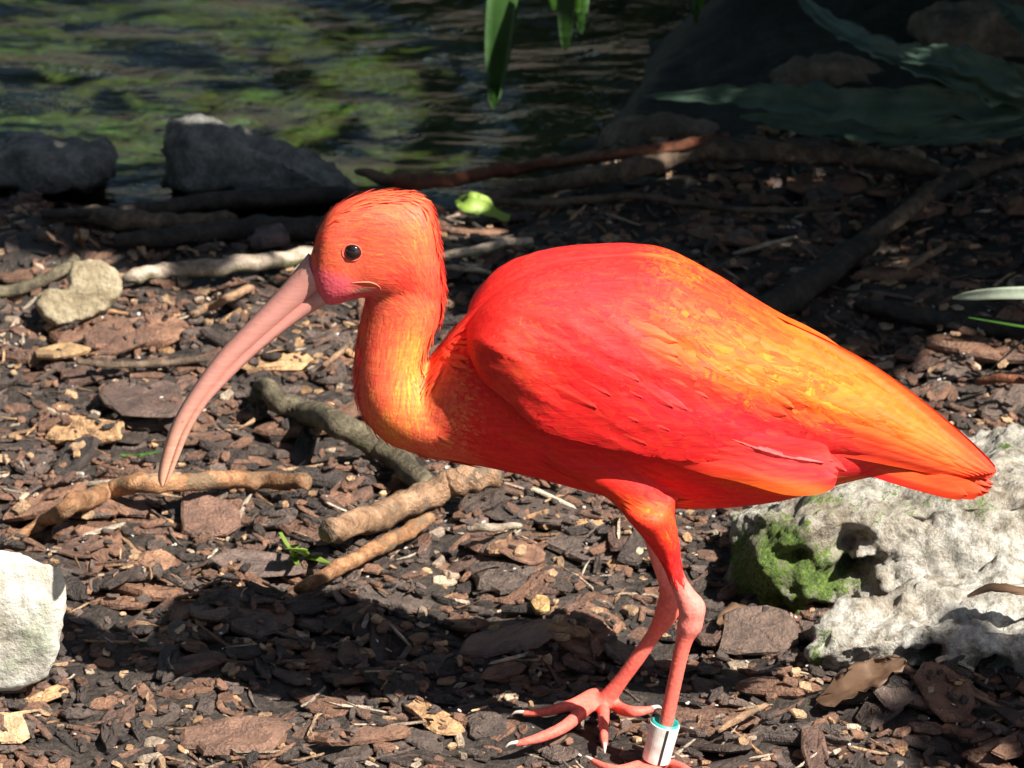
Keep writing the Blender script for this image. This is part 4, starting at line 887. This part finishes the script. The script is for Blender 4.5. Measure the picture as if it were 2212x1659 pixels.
# eyes with pale lids
for sg in (1, -1):
    hit = None
    bv = BVHTree.FromPolygons([v.co for v in bme.vertices], [p.vertices[:] for p in bme.polygons]) if sg == 1 else bv
    q = Y(762, 542, -.018); q = Vector((q.x, 0, q.z)); loc, nr, _, _ = bv.ray_cast(q + Vector((0, -.1 * sg, 0)), Vector((0, sg, 0)))
    r = 21 * PX; bm = bmesh.new(); bmesh.ops.create_uvsphere(bm, u_segments=24, v_segments=16, radius=r)
    me = bpy.data.meshes.new('eye'); bm.to_mesh(me); bm.free(); me.materials.append(M['eye']); me.polygons.foreach_set('use_smooth', [True] * len(me.polygons))
    e = obj('eye', me, ibis); e.location = loc - nr * r * .52 ; e.matrix_parent_inverse = Matrix.Translation(ibis.location).inverted()
    v = []; nn = nr.normalized(); a1 = nn.cross(Vector((0, 0, 1))).normalized(); a2 = nn.cross(a1)
    for i in range(28):
        t = i / 28 * 2 * math.pi; ct = loc + (a1 * math.cos(t) * (1.04 if (a1 * math.cos(t)).x > 0 else 1.2) + a2 * math.sin(t)) * r * .88 + nn * .0004
        rd = (ct - loc).normalized()
        for j in range(8): u = j / 8 * 2 * math.pi; v.append(ct + (rd * math.cos(u) + nn * math.sin(u) * .5) * .00042)
    f = [(i * 8 + j, i * 8 + (j + 1) % 8, ((i + 1) % 28) * 8 + (j + 1) % 8, ((i + 1) % 28) * 8 + j) for i in range(28) for j in range(8)]
    me = mesh_data('eyelid', v, f, M['eyering']); o = obj('eyelid', me); o.parent = e; o.matrix_parent_inverse = Matrix.Translation(e.location).inverted()
for sg in (1, -1):
    C = []
    for (a, b, r) in catmull([(758, 609, 1), (772, 607, 2.4), (788, 606, 3), (804, 607, 2.8), (818, 613, 1.5), (824, 622, .8)], 16):
        q = Y(a, b, 0); hit = bv.ray_cast(Vector((q.x, -.1 * sg, q.z)), Vector((0, sg, 0)))[0]
        q = Y(a, b, abs(hit.y) * -1) if hit else q; hit = bv.ray_cast(Vector((q.x, -.1 * sg, q.z)), Vector((0, sg, 0)))[0] or q
        C.append((hit.x, hit.y, hit.z, r * PX * .7))
    v, f = limb(C, 8, 1); obj('gape', mesh_data('gape', v, f, M['gape']), ibis)
# claws
for q in far_toes + near_toes:
    (a, b, h, r), (a0, b0, h0, r0) = q[-1], q[-2]; p = G(a, b, h); d = (p - G(a0, b0, h0)).normalized()
    pts = [(*(p - d * .002 + Vector((0, 0, .0006))), r * PX * .62), (*(p + d * .003 + Vector((0, 0, .0010))), r * PX * .45), (*(p + d * .0060 - Vector((0, 0, .001))), r * PX * .1)]
    v, f = limb(pts, 10, 4); obj('claw', mesh_data('claw', v, f, M['claw']), ibis)
# leg ring
def cyl(A, B, ra, rb, th, ns=36):
    d = (B - A).normalized(); a = d.cross(Vector((0, 1, 0))).normalized(); b = a.cross(d); v = []
    for (c, r) in ((A, ra), (B, rb), (B, rb - th), (A, ra - th)):
        for j in range(ns): t = j / ns * 2 * math.pi; v.append(c + (a * math.cos(t) + b * math.sin(t)) * r)
    f = [(k * ns + j, k * ns + (j + 1) % ns, ((k + 1) % 4) * ns + (j + 1) % ns, ((k + 1) % 4) * ns + j) for k in range(4) for j in range(ns)]
    return v, f, a, b, d
A = Y(1437, 1563, YN); B = Y(1417, 1640, YN)
v, f, a, b, d = cyl(A, B, 33 * PX, 31 * PX, .0011)
band = obj('leg_band', mesh_data('leg_band', v, f, M['bandwhite'], smooth=False), ibis); band['label'] = 'white plastic leg ring with teal inner rim'
v, f, *_ = cyl(A - d * .0016, B + d * .0004, 32.6 * PX - .0011 + .0004, 30.6 * PX - .0011 + .0004, .0012)
o = obj('inner_rim', mesh_data('inner_rim', v, f, M['teal'])); o.parent = band; o.matrix_parent_inverse = Matrix.Identity(4) if False else Matrix.Translation(ibis.location).inverted() @ Matrix.Translation(ibis.location)
fr = -b if b.y > 0 else b; sdv = (fr * .985 + a * .17).normalized(); tg = d.cross(sdv).normalized(); v = []
for (c, r) in ((A + d * .0003, 33 * PX), (B - d * .0003, 31 * PX)):
    for s in (-1, 1):
        for h in (-.0004, .0004): v.append(c + sdv * (r + h) + tg * s * .0007)
o = obj('seam', mesh_data('seam', v, [(1, 3, 7, 5), (0, 4, 6, 2), (0, 1, 5, 4), (2, 6, 7, 3), (0, 2, 3, 1), (4, 5, 7, 6)], M['black'], smooth=False)); o.parent = band

# ------------------------------------------------------------------ trees and shrubs round the place (shade on the bank, green mirrored in the pond; some unseen, added to cut sky light)
def leaf_soup(name, pts, size, mat, parent, r):
    v = []; f = []
    for p in pts:
        L = size * r.uniform(.7, 1.35); w = L * r.uniform(.32, .46)
        d = Vector((r.gauss(0, 1), r.gauss(0, 1), r.gauss(-.3, .6))).normalized(); s = d.cross(Vector((r.gauss(0, .5), r.gauss(0, .5), 1))).normalized(); n = s.cross(d)
        o = len(v); v += [p - d * L * .5, p - d * L * .1 + s * w * .5 + n * w * .12, p - d * L * .1 - s * w * .5 + n * w * .12, p + d * L * .25 + s * w * .36 + n * w * .05, p + d * L * .25 - s * w * .36 + n * w * .05, p + d * L * .5 - n * w * .15]
        f += [(o, o + 1, o + 2), (o + 1, o + 3, o + 4, o + 2), (o + 3, o + 5, o + 4)]
    return obj(name, mesh_data(name, v, f, mat), parent)
R = random.Random(21)
def shade_want(x, y):               # how much of the bank lies in leaf shade
    edge = 0.90 - 0.40 * (x + 0.40)
    w = float(sstep(-0.05, 0.10, y - edge))
    return w
DS = Vector((0.72, -0.56, 1.0)); crown = []
FLECK = [(G(a, b).x, G(a, b).y, r) for (a, b, r) in [(1045, 450, .05), (1050, 545, .045), (1360, 335, .036), (1515, 312, .034), (470, 320, .026), (580, 325, .024), (625, 470, .03), (1990, 575, .036), (1690, 525, .036), (2190, 420, .03), (2030, 440, .034), (1910, 500, .034), (245, 345, .022), (1300, 330, .032)]]
for (q, r) in ((G(2150, 636, .08), .06), (G(2090, 640, .07), .05), (G(1360, 335, .03), .03), (G(1515, 310, .035), .03), (G(2100, 690, .04), .03), (G(1400, 205, .05), .02), (G(1940, 225, .085), .02)):
    q = q - Vector((0.72, -0.56, 1.0)) * q.z; FLECK.append((q.x, q.y, r))
tries = 0
while len(crown) < 5000 and tries < 150000:
    tries += 1; x = R.uniform(-.75, 1.1); y = R.uniform(.35, 2.1); left_gap = 0.93 if (x < .05 and y > 1.10) else (0.22 if x < -.05 else 0.0)
    if R.random() > shade_want(x, y) or R.random() < left_gap: continue
    if noise.noise(Vector((x * 5, y * 5, 2))) > (.34 if x < 0 else .9): continue          # gaps that let sun flecks through
    if any((x - a) ** 2 + (y - b) ** 2 < r * r for (a, b, r) in FLECK): continue
    t = R.uniform(.45, 1.35); p = Vector((x, y, 0)) + DS * t; vx, vy = V(p)
    if -250 < vx < 2460 and -220 < vy < 1900: continue
    crown.append(p)
for _ in range(60):                   # unseen spray added to shade the hollow under the ledge stone
    g = G(R.uniform(2000, 2330), R.uniform(1510, 1600)); crown.append(Vector((g.x, g.y, 0)) + DS * R.uniform(1.0, 1.3))
tr = empty('overhanging_tree', Vector((1.55, 1.05, gz(1.5, 1.0)))); tag(tr, 'small leafy tree leaning over the bank and shading it', 'tree')
leaf_soup('crown', crown, .115, M['treeleaf'], tr, R)
tube('trunk', None, catmull([(1.55, 1.05, -.05, .05), (1.50, 1.0, .45, .042), (1.35, .85, .85, .034), (1.05, .65, 1.15, .022), (.7, .6, 1.3, .010)], 40), M['trunk'], parent=tr)
for q in [[(1.40, .9, .75, .022), (1.1, 1.1, .95, .014), (.7, 1.2, 1.0, .006)], [(1.3, .82, .9, .02), (1.15, .4, 1.0, .012), (.95, .2, 1.05, .005)], [(1.48, .98, .5, .02), (1.2, 1.2, .6, .012), (.8, 1.3, .62, .005)]]:
    tube('limb', None, catmull(q, 16), M['trunk'], parent=tr, sides=8)
reflection_shrub = empty('reflection_shrub', Vector((1.15, 2.45, gz(1.15, 2.45)))); tag(reflection_shrub, 'unseen dense shrub added to darken the mirrored right water', 'shrub')  # unseen, added to blacken the water's reflection and block sky
pts = []
while len(pts) < 3200:
    p = Vector((R.uniform(-.2, 2.1), R.uniform(1.58, 3.5), R.uniform(.02, 1.7))); q = (p - Vector((.95, 2.5, .55))); e = (q.x / 1.15) ** 2 + (q.y / .95) ** 2 + (q.z / .95) ** 2
    if e < 1 and e > R.random() * .9:
        vx, vy = V(p)
        if not (-200 < vx < 2400 and vy > -200): pts.append(p)
leaf_soup('crown', pts, .13, M['treeleaf'], reflection_shrub, R)
tube('trunk', None, catmull([(1.3, 2.6, -.1, .035), (1.25, 2.55, .4, .028), (1.1, 2.4, .9, .016), (.95, 2.3, 1.3, .006)], 20), M['trunk'], parent=reflection_shrub)
tb = []
for _ in range(2600):
    d = Vector((R.gauss(0, 1), R.gauss(0, 1), R.gauss(0, 1))).normalized() * (R.random() ** .4); tb.append(Vector((d.x * 1.9, d.y * 1.9, 2.9 + d.z * 2.1)) * (1 + .1 * noise.noise(d * 3)))
tf = None
TL = ['unseen tall tree added to block sky light over the left water', 'unseen tall tree added to block sky light over the left path', 'unseen tall tree added to block sky light behind the viewer', 'unseen tall tree added to block sky light left of the path', 'unseen tall tree added to block sky light by the pond left bank', 'unseen tall tree added to block sky light right of the added shrub', 'unseen tall tree added to block sky light far behind the viewer', 'unseen tall tree added to block sky light left behind the viewer', 'unseen tall tree added to block sky light on the far right bank', 'unseen tall tree added to block sky light right of the viewer']
for lb, (x, y) in zip(TL, [(-2.6, 2.6), (-2.9, -1.8), (-2.2, -7.0), (-5.2, .8), (-5.0, 5.0), (5.2, 4.6), (1.6, -8.2), (-5.4, -3.8), (3.4, 8.6), (6.4, 1.2)]):
    r0 = empty('sky_block_tree', Vector((x, y, 0))); r0.rotation_euler.z = R.uniform(0, 6); tag(r0, lb, 'tree', 'unseen trees added to block sky light')  # unseen trees added round about to lower the sky fill
    if tf is None:
        tf = (leaf_soup('crown', tb, .34, M['treeleaf'], None, R), tube('trunk', None, catmull([(0, 0, -.1, .16), (.05, 0, 1.2, .12), (0, .06, 2.6, .08), (.04, 0, 4.0, .03)], 20), M['trunk'], sides=8))
        for q in tf: q.parent = r0
    else:
        for q in tf: w = q.copy(); COL.objects.link(w); w.parent = r0
shrubs = [(-3.2, 8.2, 1.5), (-1.5, 8.0, 1.8), (.2, 8.4, 1.6), (1.9, 8.1, 1.9), (3.6, 8.3, 1.6), (-5, 8.4, 1.9)]
lab = ['round leafy shrub on the far pond bank']
base = []
for _ in range(2600):
    d = Vector((R.gauss(0, 1), R.gauss(0, 1), R.gauss(0, 1))).normalized() * (R.random() ** .4); base.append(Vector((d.x * .95, d.y * .8, .95 + d.z * .95)) * (1 + .12 * noise.noise(d * 3)))
first = None
for (x, y, h) in shrubs:
    r0 = empty('shrub', Vector((x, y, .1))); r0.scale = (h / 1.9 * 1.15,) * 3; r0.rotation_euler.z = R.uniform(0, 6); tag(r0, 'round leafy shrub standing on the far pond bank', 'shrub', 'shrubs on the far bank')
    if first is None:
        c = leaf_soup('crown', base, .16, M['treeleaf'], None, R); s = tube('trunk', None, [(0, 0, -.1, .06), (.03, 0, .4, .05), (0, .03, .9, .03), (.02, 0, 1.4, .012)], M['trunk'], sides=8); first = (c, s)
        for q in first: q.parent = r0
    else:
        for q in first: w = q.copy(); COL.objects.link(w); w.parent = r0
